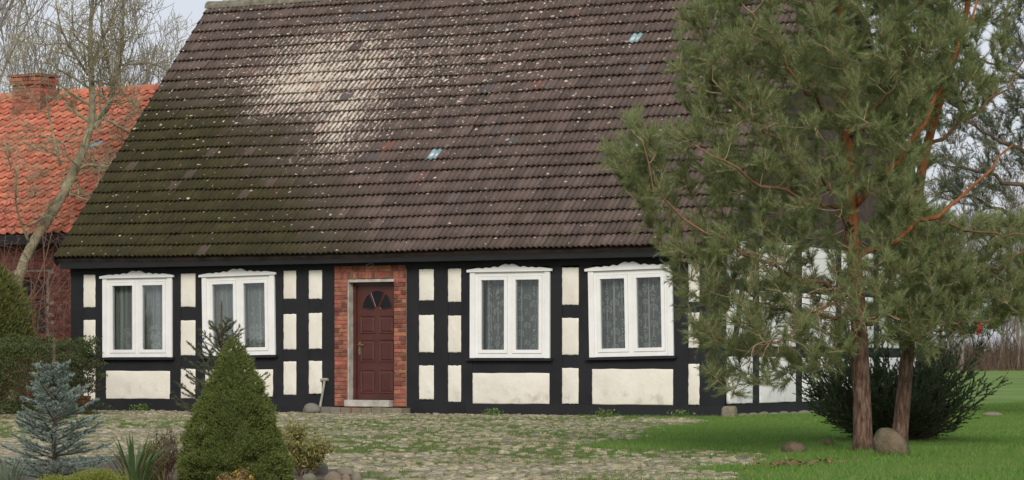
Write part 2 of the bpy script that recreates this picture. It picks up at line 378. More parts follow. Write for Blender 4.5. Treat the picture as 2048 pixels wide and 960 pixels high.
M['pine_far'] = leafmat('dark_pine_needle', (.05, .088, .052), (.105, .155, .09), None, 1.2, .25)
M['juniper'] = leafmat('juniper_spray', (.045, .076, .036), (.120, .160, .078), (.12, .10, .06), 3, .15, .02)
M['blue'] = leafmat('blue_spruce_needle', (.175, .232, .198), (.345, .420, .365), (.14, .10, .06), 6, .12, .02)
M['dwarf'] = leafmat('dwarf_spruce_needle', (.095, .128, .028), (.195, .232, .064), (.15, .12, .05), 8, .18, .02)
M['spruce'] = leafmat('spruce_needle', (.055, .080, .040), (.115, .150, .080), None, 5, .15)
M['hedge'] = leafmat('hedge_leaf', (.034, .056, .018), (.095, .130, .040), (.10, .055, .03), 3, .2, .10)
M['thuja'] = leafmat('thuja_spray', (.070, .090, .022), (.165, .180, .050), (.16, .11, .04), 3, .2, .06)
M['varieg'] = leafmat('variegated_leaf', (.16, .17, .05), (.42, .39, .15), (.22, .14, .05), 6, .35, .08)
M['strap'] = leafmat('strap_leaf', (.045, .085, .030), (.12, .185, .065), (.25, .22, .10), 4, .25, .03, .45, .4)
M['lime'] = leafmat('yellow_green_spray', (.15, .18, .03), (.30, .32, .07), None, 6, .25)
M['greyleaf'] = leafmat('grey_green_leaf', (.09, .13, .08), (.19, .25, .16), None, 6, .25)
M['orange'] = leafmat('rusty_leaf', (.17, .085, .035), (.34, .22, .10), (.45, .32, .05), 8, .25, .15)
M['grass'] = leafmat('grass_blade', (.075, .170, .026), (.190, .325, .066), (.32, .29, .14), .8, .4, .06, patch=(.175, .255, .065))
M['weed'] = leafmat('yard_grass', (.075, .145, .026), (.165, .255, .058), (.30, .27, .13), 1.5, .4, .08)
M['deadleaf'] = leafmat('dry_leaf', (.12, .06, .03), (.25, .14, .08), None, 5, .1)
def stonemat(name, cs, sc=5, moss=.3):
    t = NT(name); r = t.math('FRACT', t.math('ADD', t.island(), t.objrand()))
    c = t.ramp(r, *[(i / (len(cs) - 1), k) for i, k in enumerate(cs)])
    f = t.noise(sc, 6, .65); c = t.mix(t.mr(f, .35, .7, 0, .55), c, t.mix(.5, c, (.10, .09, .07)))
    gm = t.mr(t.noise(sc * .16, 4), .40, .62, .12, moss); gm = t.math('MULTIPLY', gm, t.mr(t.noise(sc * 4, 3), .38, .55)); c = t.mix(gm, c, (.115, .125, .045))
    t.bump(f, .5, .02); return t.done(c, .9, .25)
M['cobble'] = stonemat('cobble_stone', [(.26, .215, .14), (.40, .345, .235), (.22, .19, .145), (.46, .41, .285), (.31, .25, .175), (.36, .315, .235)], 6, .95)
M['rock'] = stonemat('field_stone', [(.20, .17, .14), (.27, .215, .17), (.17, .165, .155), (.24, .15, .11)], 7, .8)
M['boulder'] = two('mossy_boulder', (.050, .056, .022), (.155, .115, .075), 6.5, .9, .9, 30, dist=.03)
M['redcloth'] = two('red_ribbon', (.17, .022, .016), (.23, .032, .022), 9, .7)
M['oldwood'] = two('grey_old_wood', (.22, .20, .17), (.36, .33, .28), 14, .85)
M['terracotta'] = two('terracotta', (.20, .075, .045), (.27, .11, .07), 8, .85)
M['metal'] = two('dull_wire', (.35, .34, .32), (.5, .49, .46), 9, .4)
def groundmat():
    t = NT('meadow_ground'); f = t.noise(.35, 5); g2 = t.noise(5, 5, .7)
    c = t.mix(t.mr(f, .35, .65), (.10, .17, .038), (.145, .21, .058)); c = t.mix(t.mr(g2, .5, .75, 0, .5), c, (.14, .15, .06)); t.bump(g2, .6, .04); return t.done(c, .95, .1)
M['ground'] = groundmat()
def yardmat():
    t = NT('yard_soil'); f = t.noise(.5, 5); g2 = t.noise(7, 5, .7)
    c = t.mix(t.mr(f, .40, .60), (.17, .135, .095), (.095, .115, .040)); c = t.mix(t.mr(g2, .5, .75), c, (.22, .18, .13)); t.bump(g2, .8, .03); return t.done(c, .95, .1)
M['yard'] = yardmat()
M['soil'] = two('bed_soil', (.045, .034, .022), (.11, .085, .055), 6, .95, .7, 30)

# ---------------------------------------------------------------- ground, yard, lawn
def axis(lo, hi, dlo, dhi, step, coarse=10):
    a = np.arange(dlo, dhi + step, step); g1 = np.linspace(lo, dlo, coarse + 1)[:-1]; g2 = np.linspace(a[-1], hi, coarse + 1)[1:]
    return np.concatenate([g1, a, g2])
def sheet(name, X, Y, m, dz=0, mask=None):
    gx, gy = np.meshgrid(X, Y); V = np.c_[gx.ravel(), gy.ravel(), gh(gx, gy).ravel() + dz]
    ny, nx = gx.shape; i = (np.arange(ny - 1)[:, None] * nx + np.arange(nx - 1)).ravel()
    F = np.stack([i, i + 1, i + nx + 1, i + nx], -1)
    if mask is not None: F = F[mask(V[F].mean(1))]
    return obj(name, mesh(name, V, F, m, True))
ground = struct(sheet('ground', axis(-900, 900, -30, 40, .7, 14), axis(-200, 1500, -48, 110, .8, 14), M['ground']))

YP_PX = [(-160, 826), (190, 818), (640, 818), (1000, 829), (1448, 840), (1380, 848), (1300, 866), (1222, 886), (1216, 899), (1300, 905), (1420, 905),
         (1510, 909), (1540, 916), (1470, 928), (1425, 942), (1380, 965), (1330, 1010), (1290, 1150), (100, 1150), (-300, 1000)]
YP = np.array([onZ(*p)[:2] for p in YP_PX])
BED_PX = [(-400, 1180), (-200, 935), (60, 925), (250, 915), (420, 905), (600, 935), (700, 945), (735, 965), (760, 1180)]
BED = np.array([onZ(*p)[:2] for p in BED_PX])
def in_yard(x, y):
    j = .30 * (vn(x, y, .35, 3) - .5) + .5 * (vn(x, y, 1.1, 13) - .5); j2 = 1.0 * (vn(x, y, .4, 4) - .5) + 2.0 * (vn(x, y, 1.4, 14) - .5)
    return inpoly(x + j, y + np.where(y < -1.2, j2, 0), YP) & ~inpoly(x, y, BED)
x0, x1 = YP[:, 0].min(), YP[:, 0].max(); y0, y1 = YP[:, 1].min(), YP[:, 1].max()
yard = struct(sheet('cobbled_yard', np.arange(x0 - .2, x1 + .2, .12), np.arange(y0 - .2, y1 + .2, .12), M['yard'], .004, lambda c: in_yard(c[:, 0], c[:, 1])))
bed = struct(sheet('garden_bed', np.arange(BED[:, 0].min(), BED[:, 0].max(), .15), np.arange(BED[:, 1].min(), BED[:, 1].max(), .15), M['soil'], .012, lambda c: inpoly(c[:, 0], c[:, 1], BED)))

# cobbles: the largest in view are objects, the rest one mesh
g = np.random.default_rng(11)
def project(x, y, z):
    xc, zc = camxz(x, y); return CX + xc * FPX / zc, HY - (z - CAM[2]) * FPX / zc, zc
sp = .128
gx, gy = np.meshgrid(np.arange(x0, x1, sp), np.arange(y0, y1, sp * .9)); gx = gx + (np.arange(gx.shape[0]) % 2)[:, None] * sp / 2
cxs = gx.ravel() + g.normal(0, sp * .16, gx.size); cys = gy.ravel() + g.normal(0, sp * .16, gx.size)
px, py, zc = project(cxs, cys, 0 * cxs)
k = in_yard(cxs, cys) & (px > -60) & (px < 1640) & (py < 985) & (zc > 15) & (cys < -.12)
cover = vn(cxs, cys, 1.7, 8) * .6 + vn(cxs, cys, .5, 9) * .4
band = ss(3.0, 6.0, -cys) * ss(21, 16, -cys)     # the middle of the yard is grown over
k &= ~((cover + band * .22 > .62) & (g.random(len(cxs)) < .72)) & (g.random(len(cxs)) < .88); cxs, cys, zc, cover, px = cxs[k], cys[k], zc[k], cover[k], px[k]
def cobble_verts(n, g):
    a = np.arange(8) * np.pi / 4; ang = g.uniform(0, np.pi, n)[:, None]
    rx = g.uniform(.034, .088, n)[:, None]; ry = rx * g.uniform(.6, .95, n)[:, None]; h = g.uniform(.002, .024, n)[:, None]
    rr = 1 + g.normal(0, .10, (n, 8)); lx = np.cos(a) * rx * rr; ly = np.sin(a) * ry * rr
    X = lx * np.cos(ang) - ly * np.sin(ang); Y = lx * np.sin(ang) + ly * np.cos(ang); tilt = g.normal(0, .10, (n, 2))
    Z0 = np.full_like(X, -.02)
    r1 = np.stack([X, Y, Z0], -1); r2 = np.stack([X * .86, Y * .86, h * .72 + X * tilt[:, :1] + Y * tilt[:, 1:]], -1); r3 = np.stack([X * .45, Y * .45, h + X * .5 * tilt[:, :1] + 0 * X], -1)
    V = np.concatenate([r1, r2, r3], 1); i = np.arange(8); j = (i + 1) % 8
    q = np.concatenate([np.stack([i, j, j + 8, i + 8], -1), np.stack([i + 8, j + 8, j + 16, i + 16], -1), np.array([[16, 17, 18, 19], [16, 19, 20, 23], [20, 21, 22, 23]])])
    return V, q
order = np.argsort(zc); vis = order[(px[order] > 640) & (px[order] < 1500)]; big = vis[:300]; bigset = np.zeros(len(cxs), bool); bigset[big] = True
V, q = cobble_verts(len(cxs), g); zg = gh(cxs, cys) + .004
Vw = V + np.stack([cxs, cys, zg], -1)[:, None]
rest = np.where(~bigset)[0]
q16 = np.concatenate([q[:8], np.array([[8, 9, 10, 11], [8, 11, 12, 15], [12, 13, 14, 15]])]); V16 = Vw[rest][:, :16].copy(); V16[:, 8:, 2] += .004
F = (q16[None] + (np.arange(len(rest)) * 16)[:, None, None]).reshape(-1, 4)
stuff(obj('cobbles', mesh('cobbles', V16.reshape(-1, 3), F, M['cobble'], True), yard))
cms = [mesh('cobble', V[i] * [1.12, 1.12, 1.1], q, M['cobble'], True) for i in big[:24]]
for n, i in enumerate(big): obj('cobble', cms[n % 24], yard, (cxs[i], cys[i], zg[i]), (0, 0, g.uniform(0, 6.28)))

# grass in the yard joints and lawn blades
def blades(name, x, y, hh, ww, m, g, lean=.5):
    n = len(x); B = np.c_[x, y, gh(x, y)]; D = np.c_[g.normal(0, lean, n), g.normal(0, lean, n), np.ones(n)]
    V, F = needles(B, D, hh * g.uniform(.5, 1.2, n), ww * g.uniform(.7, 1.3, n), g); return stuff(obj(name, mesh(name, V, F, m)))
n = 1000000; bx = g.uniform(x0, x1, n); by = g.uniform(y0, y1, n); ppx, ppy, zc = project(bx, by, 0 * bx)
cov = vn(bx, by, 1.7, 8) * .6 + vn(bx, by, .5, 9) * .4; bandb = ss(3.0, 6.0, -by) * ss(21, 16, -by)
k = in_yard(bx, by) & (ppx > -60) & (ppx < 1640) & (ppy < 985) & (g.random(n) < (.08 + .92 * ss(.44, .62, cov + bandb * .22))) & (by < -.15)
tag(blades('yard_grass', bx[k], by[k], .034, .0075, M['weed'], g, .8), 'thin yellow-green grass and moss between the cobbles of the yard', 'grass')
n = 950000; dd = gdist(1) * 0 + np.sqrt(g.uniform(15 ** 2, 62 ** 2, n)); ppx = np.where(g.random(n) < .84, g.uniform(1150, 2100, n), 2100 + 900 * g.random(n) ** 1.7)
P = CAM + RT * ((ppx - CX) / FPX * dd)[:, None] + FW * dd[:, None]; bx, by = P[:, 0], P[:, 1]
keep = g.random(n) < np.clip(1.25 - dd / 70, .25, 1) * ss(62, 52, dd)
k = ~(in_yard(bx, by) & (g.random(n) < .93)) & ~((bx < .1) & (by > -.05) & (by < 9.4)) & keep & ((by < -.12) | (bx > .12)) & ~inpoly(bx, by, BED)
patch = vn(bx, by, 1.6, 21) * .6 + vn(bx, by, .45, 22) * .4; k &= g.random(n) < .15 + 1.3 * patch
tag(blades('lawn_grass', bx[k], by[k], .05, .0075, M['grass'], g, .45), 'short green lawn grass around the pines and the yard edge', 'grass')

# ---------------------------------------------------------------- half timbered house
house = thing('half_timbered_house', (-6.4, 0, 0), 'black and white half-timbered house with large mossy tiled roof', 'house')
gw = np.random.default_rng(5)
def X_(px): return onY(px, 700)[0]
def Z_(px, py): return onY(px, py)[2]
def rect(px0, px1, py0, py1): return X_(px0), X_(px1), Z_((px0 + px1) / 2, py1), Z_((px0 + px1) / 2, py0)   # x0,x1,zbottom,ztop
def timber(name, xa, xb, za, zb, yf=0.0, d=.16, lean=0.0):
    w_ = (gw.uniform(-.006, .006, 8))
    V = np.array([[xa, yf, za], [xb, yf, za], [xb, yf + d, za], [xa, yf + d, za], [xa, yf, zb], [xb, yf, zb], [xb, yf + d, zb], [xa, yf + d, zb]], float)
    V[4:, 0] += lean; V[:, 0] += np.r_[w_[:2], w_[1], w_[0], w_[2:4], w_[3], w_[2]] if xb - xa < zb - za else 0
    b = MB(); b.add(V, [[0,3,2,1],[4,5,6,7],[0,1,5,4],[1,2,6,5],[2,3,7,6],[3,0,4,7]])
    o = b.build(name, M['black'], house)
    return o
def panel(x0, x1, z0, z1, M_=None, pm='plaster'):
    """plaster infill with uneven painted edge and a soft rounded rim, standing 6 mm proud of the timber"""
    n = 9; e = lambda a: a * gw.uniform(-1, 1, n)
    top = np.c_[np.linspace(x0, x1, n), np.full(n, z1) + e(.005)]; bot = np.c_[np.linspace(x1, x0, n), np.full(n, z0) + e(.005)]
    m_ = max(4, int((z1 - z0) / .07)); lf = np.c_[np.full(m_, x0) + gw.uniform(-.0045, .0045, m_), np.linspace(z0, z1, m_ + 2)[1:-1]]; rt = np.c_[np.full(m_, x1) + gw.uniform(-.0045, .0045, m_), np.linspace(z1, z0, m_ + 2)[1:-1]]
    P = np.concatenate([top, rt, bot, lf]); c = np.array([(x0 + x1) / 2, (z0 + z1) / 2]); N = len(P)
    ins = P + (c - P) / np.maximum(np.abs(c - P), 1e-6) * np.minimum(np.abs(c - P), .022)
    lay = [(P, .05), (P, .002), (P * .6 + ins * .4, -.008), (ins, -.011)]
    V = np.concatenate([np.c_[Q[:, 0], np.full(N, y), Q[:, 1]] for Q, y in lay] + [[[c[0], -.012, c[1]]]])
    i = np.arange(N); j = (i + 1) % N
    q = np.concatenate([np.stack([i + a*N, i + (a+1)*N, j + (a+1)*N, j + a*N], -1) for a in range(3)])
    t = np.stack([i + 3*N, np.full(N, 4*N), j + 3*N], -1)
    if M_: V = M_(V)
    return obj('plaster_panel', mesh('plaster_panel', V, [q, t], M[pm], True), house)

R1, R2 = (0, 1), (2, 3)
cols3 = [  # px0, px1, (three panels' y0, y1)
    (167, 191, (549, 615), (640, 709), (738, 800)), (361.5, 390.5, (547, 614), (641, 711), (738, 797)),
    (567, 592.5, (540, 598), (628, 699), (723, 790)), (617.5, 644, (539, 598), (626, 698), (722, 788)),
    (838, 868, (538, 601), (630, 705), (731, 799)), (896, 922.5, (537, 604), (631, 705), (731, 804)),
    (1124, 1157, (535, 610), (636, 710), (736, 808)), (1376.5, 1399, (527, 604), (625, 696), (728, 810))]
for a, b, *rows in cols3:
    for r in rows: panel(*rect(a, b, *r))
under = [(212, 340, 742, 798), (410, 546, 739, 793), (945, 1099, 746, 808), (1184, 1346, 738, 810)]
for r in under: panel(*rect(*r))
# posts
posts = [(142, 167), (191, 212), (340, 361.5), (390.5, 410), (546, 567), (592.5, 617.5), (644, 670), (813.5, 838), (868, 896), (922.5, 945), (1099, 1124), (1157, 1184), (1346, 1376.5), (1399, 1443)]
ZT = 2.50
for a, b in posts: timber('post', X_(a), X_(b), .12, ZT, gw.uniform(-.003, .003), .16, gw.uniform(-.01, .01) if a > 150 and b < 1400 else 0)
# rails between posts (behind the posts' face by 5 mm)
for a, b, *rows in cols3:
    for (u0, u1), (l0, l1) in zip(rows[:-1], rows[1:]):
        x0, x1, z0, z1 = rect(a, b, u1, l0); timber('rail', x0 - .01, x1 + .01, z0 - .012, z1 + .012, .006 + gw.uniform(0, .004), .12)
for (a, b, t_, bt), sy in zip(under, (715, 712, 717, 714)):
    x0, x1, z0, z1 = rect(a, b, sy, t_); timber('rail', x0 - .01, x1 + .01, z0 - .012, z1 + .012, .004, .13)
timber('sill_beam', X_(142), X_(668), -.06, .315, -.005, .2); timber('sill_beam', X_(814), X_(930), -.02, .24, -.004, .2); timber('sill_beam', X_(931), .012, -.06, .185, -.006, .2)
timber('top_plate', X_(142) - .01, .012, 2.475, 2.72, -.012, .2)
# boxed eave and gutter board
eb = MB(); eb.prism([(-13.05, 2.58), (.2, 2.58), (.2, 2.74), (-13.05, 2.74)], -.25, -.016); eb.build('eaves_board', M['black'], house)

# windows
HB = [(0, .095), (.045, .108), (.09, .113), (.16, .098), (.22, .076), (.25, .066), (.285, .064), (.32, .075), (.36, .077), (.41, .062), (.46, .055), (.51, .063), (.55, .066), (.60, .053), (.65, .051), (.70, .060), (.76, .057), (1.0, .034), (1.0, 0)]
wins = [(207, 345.5, 555.5, 714.5, -.1), (406.5, 551, 551.5, 711, -.9), (941.5, 1101, 543, 716, .1), (1179, 1347, 539, 713, -1.1)]
wlab = ['left-hand', '', '', '']
def tree_motif(b, x, z, r, g):                   # stylised lace tree: stem, fan of twigs, scalloped rim
    def strip(p, q_, w_):
        p = np.array(p); q_ = np.array(q_); d = q_ - p; n_ = np.array([-d[1], d[0]]) / (np.linalg.norm(d) + 1e-9) * w_ / 2
        b.append(np.array([p - n_, p + n_, q_ + n_, q_ - n_]))
    strip((x, z - r * 1.9), (x, z - r * .2), r * .14)
    for a in np.linspace(-1.9, 1.9, 9):
        e = (x + math.sin(a) * r * .72, z + math.cos(a) * r * .72); strip((x, z - r * .25), e, r * .06)
        strip((x + math.sin(a) * r * .45, z + math.cos(a) * r * .4), (x + math.sin(a + .3) * r * .8, z + math.cos(a + .3) * r * .75), r * .05)
    for a in np.linspace(-2.1, 2.1, 15): 
        e = np.array([x + math.sin(a) * r * .88, z + math.cos(a) * r * .88]); o_ = np.array([[1, 1], [-1, 1], [-1, -1], [1, -1]]) * r * .095; b.append(e + o_)
def poplar_motif(b, x, z, r, g):
    for k_ in range(34):
        t_ = g.uniform(-1, 1); w_ = r * .5 * (1 - t_ * t_) ** .5 * (1 - .25 * t_); e = np.array([x + g.uniform(-1, 1) * w_, z + t_ * r * 1.5]); s_ = r * g.uniform(.07, .14); b.append(e + np.array([[0, 1.4], [-1, 0], [0, -1.4], [1, 0]]) * s_)
    b.append(np.array([[x - r * .05, z - r * 2], [x - r * .05, z - r], [x + r * .05, z - r], [x + r * .05, z - r * 2]]))
wloc_txt = ['between the mossy left gable end and the first narrow bay', 'behind the young spruces', 'on the doorway side of the pine', 'partly covered by pine branches']
for wi, (a, b, yt, yb, roll) in enumerate(wins):
    x0, x1, z0, z1 = rect(a, b, yt, yb); cx_, cz_ = (x0 + x1) / 2, (z0 + z1) / 2; w2, h2 = (x1 - x0) / 2, (z1 - z0) / 2
    cr, sr = math.cos(math.radians(roll)), math.sin(math.radians(roll))
    def MW(V, cr=cr, sr=sr, cx_=cx_, cz_=cz_): V = np.array(V, float); x, z = V[:, 0].copy(), V[:, 2].copy(); V[:, 0] = cx_ + x * cr + z * sr; V[:, 2] = cz_ - x * sr + z * cr; return V
    cas = .098; f = MB()                         # casing boards
    fr = MB(); iw = w2 - cas; th = .05
    fr.box((-iw, -.012, h2 - .075), (iw, .09, h2 - .003), MW); fr.box((-iw, -.012, -h2 + .003), (iw, .09, -h2 + .075), MW)
    fr.box((-iw, -.010, -h2 + .075), (-iw + th, .09, h2 - .075), MW); fr.box((iw - th, -.010, -h2 + .075), (iw, .09, h2 - .075), MW); fr.box((-.045, -.011, -h2 + .075), (.045, .09, h2 - .075), MW)
    win = fr.build('window', M['white_paint'], house)
    for xa, xb in ((-w2, -w2 + cas - .001), (w2 - cas + .001, w2)): f = MB(); f.box((xa, -.035, -h2), (xb, .10, h2), MW); f.build('casing', M['white_paint'], win)
    hp = [(-t_ * (w2 + .05), h_) for t_, h_ in HB[::-1]] + [(t_ * (w2 + .05), h_) for t_, h_ in HB[1:]]
    hb = MB(); P = np.array(hp) * [1, 1.15] + [0, h2 - .004]; n = len(P); V = np.concatenate([np.c_[P[:, 0], np.full(n, -.06), P[:, 1]], np.c_[P[:, 0], np.full(n, -.02), P[:, 1]]])
    i = np.arange(n); j = (i + 1) % n; bz = h2 - .004
    base = np.concatenate([np.c_[P[:, 0], np.full(n, -.06), np.full(n, bz)]]); V = np.concatenate([V, base]); ii = np.arange(n - 1)
    hb.add(MW(V), [np.stack([i, i + n, j + n, j], -1), np.stack([ii, ii + 1, ii + 1 + 2*n, ii + 2*n], -1)]); hb.build('head_board', M['white_paint'], win)
    sl = MB(); sl.box((-w2 - .06, -.075, -h2 - .045), (w2 + .05, .05, -h2 - .004), MW); sl.build('window_sill', M['black'], win)
    for s in (-1, 1):
        ax, bx_ = (-iw + th, -.045) if s < 0 else (.045, iw - th); zb, zt = -h2 + .075, h2 - .075; sw = .062
        sa = MB(); sa.box((ax + .004, -.024, zb + .004), (ax + sw, .06, zt - .004), MW); sa.box((bx_ - sw, -.024, zb + .004), (bx_ - .004, .06, zt - .004), MW)
        sa.box((ax + sw, -.024, zb + .004), (bx_ - sw, .06, zb + sw), MW); sa.box((ax + sw, -.024, zt - sw), (bx_ - sw, .06, zt - .004), MW); sa.build('sash', M['white_paint'], win)
        pn = MB(); pn.box((ax + sw - .004, .008, zb + sw - .004), (bx_ - sw + .004, .016, zt - sw + .004), MW); pn.build('pane', M['glass'], win)
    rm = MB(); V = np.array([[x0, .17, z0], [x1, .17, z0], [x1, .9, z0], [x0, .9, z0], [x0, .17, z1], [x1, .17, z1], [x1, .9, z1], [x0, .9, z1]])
    rm.add(V, [[0,1,2,3],[7,6,5,4],[5,6,2,1],[6,7,3,2],[7,4,0,3]]); rm.build('dark_room_box', M['dark'], win)  # dark box added behind the window: unlit interior, stops light leaks
    # curtain: its own thing
    lab = ['net curtain with snowflake flowers behind the window at the mossy end', 'net curtain with flower lace behind the window beside the young spruces',
           'tree-patterned lace curtain drawn aside at one edge, behind the window near the door', 'tree-patterned lace curtain behind the window partly covered by pine branches'][wi]
    cu = thing('lace_curtain', (cx_, .2, z0), lab, 'curtain', 'lace curtains in the house windows')
    gc = np.random.default_rng(40 + wi); cxl = -w2 + (.20 if wi == 2 else .012); nx = 120; xs = np.linspace(cxl, iw - .02, nx); ph = gc.uniform(0, 6, 3)
    wave = lambda x, z: .19 + .016 * np.sin(x * 47 + ph[0]) + .012 * np.sin(x * 83 + ph[1] + z) + .008 * np.sin(x * 21 + ph[2])
    zs = np.linspace(-h2 + .05, h2 - .05, 6); XX, ZZ = np.meshgrid(xs, zs); V = np.c_[XX.ravel(), wave(XX, ZZ).ravel(), ZZ.ravel()]
    i = (np.arange(5)[:, None] * nx + np.arange(nx - 1)).ravel(); F = np.stack([i, i + 1, i + nx + 1, i + nx], -1)
    obj('net', mesh('net', MW(V), F, M['net_pale' if wi < 2 else 'net'], True), cu)
    qs = []
    if wi >= 2:
        for cxi, xx in enumerate(np.arange(cxl + .08, iw, .14)):
            for czi, zz in enumerate(np.arange(-h2 + .14, h2 - .1, .25)):
                z_ = zz + (cxi % 2) * .125 + gc.uniform(-.02, .02)
                (poplar_motif if (cxi + czi) % 3 == 1 else tree_motif)(qs, xx, z_, .074 + gc.uniform(-.012, .012), gc)
        for xx in np.arange(cxl + .05, iw, .31): qs.append(np.array([[xx - .012, -h2 + .05], [xx - .012, h2 - .05], [xx + .012, h2 - .05], [xx + .012, -h2 + .05]]))
    else:
        for s in (-.35, .32):
            for k_ in range(150):
                a_ = gc.uniform(0, 6.28); rr = .20 * gc.random() ** .6; e = np.array([s * iw * 1.15 + math.cos(a_) * rr, -h2 + .36 + math.sin(a_) * rr * 1.1]); o_ = np.array([[0, 1.6], [-1, 0], [0, -1.6], [1, 0]]) * gc.uniform(.008, .02)
                r_ = np.array([[math.cos(a_), -math.sin(a_)], [math.sin(a_), math.cos(a_)]]); qs.append(e + o_ @ r_)
        for k_ in range(70):
            e = np.array([gc.uniform(-iw, iw), gc.uniform(-h2 + .1, h2 - .25)]); qs.append(e + np.array([[0, 2.2], [-1, 0], [0, -2.2], [1, 0]]) * gc.uniform(.006, .013))
        for xx in np.arange(-iw + .06, iw, .115): w_ = gc.uniform(.006, .02); qs.append(np.array([[xx - w_, -h2 + .05], [xx - w_, h2 - .05], [xx + w_, h2 - .05], [xx + w_, -h2 + .05]]))  # vertical strips paint the light and dark of the curtain folds
    Q = np.array(qs); Q[..., 0] = np.clip(Q[..., 0], cxl, iw); Q[..., 1] = np.clip(Q[..., 1], -h2 + .05, h2 - .05)
    V = np.c_[Q[..., 0].ravel(), wave(Q[..., 0], Q[..., 1]).ravel() - .006, Q[..., 1].ravel()]; F = np.arange(len(V)).reshape(-1, 4)
    obj('lace_and_fold_streaks', mesh('lace_and_fold_streaks', MW(V), F, M['lace']), cu)

# door surround: mortar core with single bricks, concrete reveal, maroon door
BX0, BX1, DX0, DX1 = X_(670), X_(813.5), X_(696), X_(789); DZ1 = Z_(745, 558); BZ1 = Z_(740, 531); BZ0 = Z_(740, 813); DZ0 = Z_(745, 800)
ds = MB(); ds.box((BX0, -.012, BZ0), (DX0, .25, DZ1)); ds.box((DX1, -.012, BZ0), (BX1, .25, DZ1)); ds.box((BX0, -.012, DZ1 + .001), (BX1, .25, BZ1))
sur = ds.build('door_surround', M['mortar'], house)
gb = np.random.default_rng(3)
def brickmesh(w_, h_, d_=.03):
    c = .006; b = MB(); V = np.array([[-w_/2, 0, -h_/2], [w_/2, 0, -h_/2], [w_/2, 0, h_/2], [-w_/2, 0, h_/2]]) 
    F0 = V * [1 - 2*c/w_, 1, 1 - 2*c/h_]; M1 = V + [0, c, 0]; B_ = V + [0, d_, 0]; V = np.concatenate([F0, M1, B_]) + gb.uniform(-.0025, .0025, (12, 3)); i = np.arange(4); j = (i + 1) % 4
    return mesh('brick', V, [np.array([[0, 1, 2, 3]]), np.stack([i, i + 4, j + 4, j], -1), np.stack([i + 4, i + 8, j + 8, j + 4], -1)], M['brick'])
bcache = {}
def brick(xa, xb, za, zb, yf, parent, m=None):
    w_, h_ = round(xb - xa, 2), round(zb - za, 2); key = (w_, h_, int(gb.integers(3)), m)
    if key not in bcache:
        bcache[key] = brickmesh(w_, h_)
        if m: bcache[key].materials[0] = M[m]
    return obj('brick', bcache[key], parent, ((xa + xb) / 2, yf + gb.uniform(-.004, .004), (za + zb) / 2), (0, gb.uniform(-.012, .012), 0))
NC = 31; ch = (DZ1 - BZ0) / NC
for c in range(NC):
    za, zb = BZ0 + c * ch + .005, BZ0 + (c + 1) * ch - .005
    for xa, xb in ((BX0, DX0), (DX1, BX1)):
        w_ = xb - xa; s = xa + w_ * (.62 if c % 2 else .40) + gb.uniform(-.02, .02)
        if gb.random() < .16: brick(xa + .004, xb - .004, za, zb, -.026, sur)
        else: brick(xa + .004, s - .005, za, zb, -.026, sur); brick(s + .005, xb - .004, za, zb, -.026, sur)
sz0, sz1 = DZ1 + .008, DZ1 + .122; ns = 23
for k_ in range(ns):
    xa = BX0 + (BX1 - BX0) * k_ / ns; xb = BX0 + (BX1 - BX0) * (k_ + 1) / ns; brick(xa + .004, xb - .004, sz0, sz1, -.028, sur)
e = BX0
for w_ in (.12, .24, .26, .27, .26, .12, .2):
    xb = min(e + w_, BX1)
    if xb - e > .05: brick(e + .004, xb - .005, sz1 + .008, BZ1 - .004, -.026, sur)
    e = xb
rv = MB(); rv.box((DX0, -.008, DZ0 - .02), (DX0 + .018, .20, DZ1 - .002)); rv.box((DX0 + .019, -.004, DZ1 - .05), (DX1 - .002, .20, DZ1 - .001)); rv.build('door_reveal', M['concrete'], sur)
ts = MB(); ts.box((DX0 - .01, -.11, BZ0 + .002), (DX1 - .05, .2, DZ0)); ts.build('threshold', M['concrete'], sur)
dy = .165; dx0, dx1 = DX0 + .02, DX1 + .02; dz0, dz1 = DZ0 + .004, DZ1 - .05
fm = MB(); fm.box((dx0, dy - .03, dz0), (dx0 + .06, dy + .05, dz1)); fm.box((dx1 - .05, dy - .03, dz0), (dx1, dy + .05, dz1)); fm.box((dx0 + .06, dy - .03, dz1 - .055), (dx1 - .05, dy + .05, dz1)); 
door = fm.build('door', M['door'], house)
lf = MB(); lx0, lx1, lz0, lz1 = dx0 + .062, dx1 - .052, dz0 + .008, dz1 - .058; lf.box((lx0, dy, lz0), (lx1, dy + .045, lz1)); lf.build('leaf', M['door'], door)
lw = lx1 - lx0; lh = lz1 - lz0; mid_ = (lx0 + lx1) / 2
for sx in (-1, 1):
    xa = mid_ + (.035 if sx > 0 else -.035 - .27 * lw / .72); xb = xa + .27 * lw / .72
    for za, zb in ((.05, .26), (.325, .525), (.575, .735)):
        za, zb = lz0 + za * lh, lz0 + zb * lh
        p = MB(); V = []
        for ins, y in ((0, -.001), (.012, -.014), (.030, -.003), (.055, -.013)): V += [[xa + ins, dy + y, za + ins], [xb - ins, dy + y, za + ins], [xb - ins, dy + y, zb - ins], [xa + ins, dy + y, zb - ins]]
        i = np.arange(4); j = (i + 1) % 4; p.add(V, [np.concatenate([np.stack([i + a*4, j + a*4, j + a*4 + 4, i + a*4 + 4], -1) for a in range(3)]), np.array([[12, 13, 14, 15]])]); p.build('door_panel', M['door'], door)
fr_ = .27 * lw / .72 + .035; fz = lz0 + .785 * lh; rr = min(fr_, .30); hz_ = (lz0 + .955 * lh - fz)
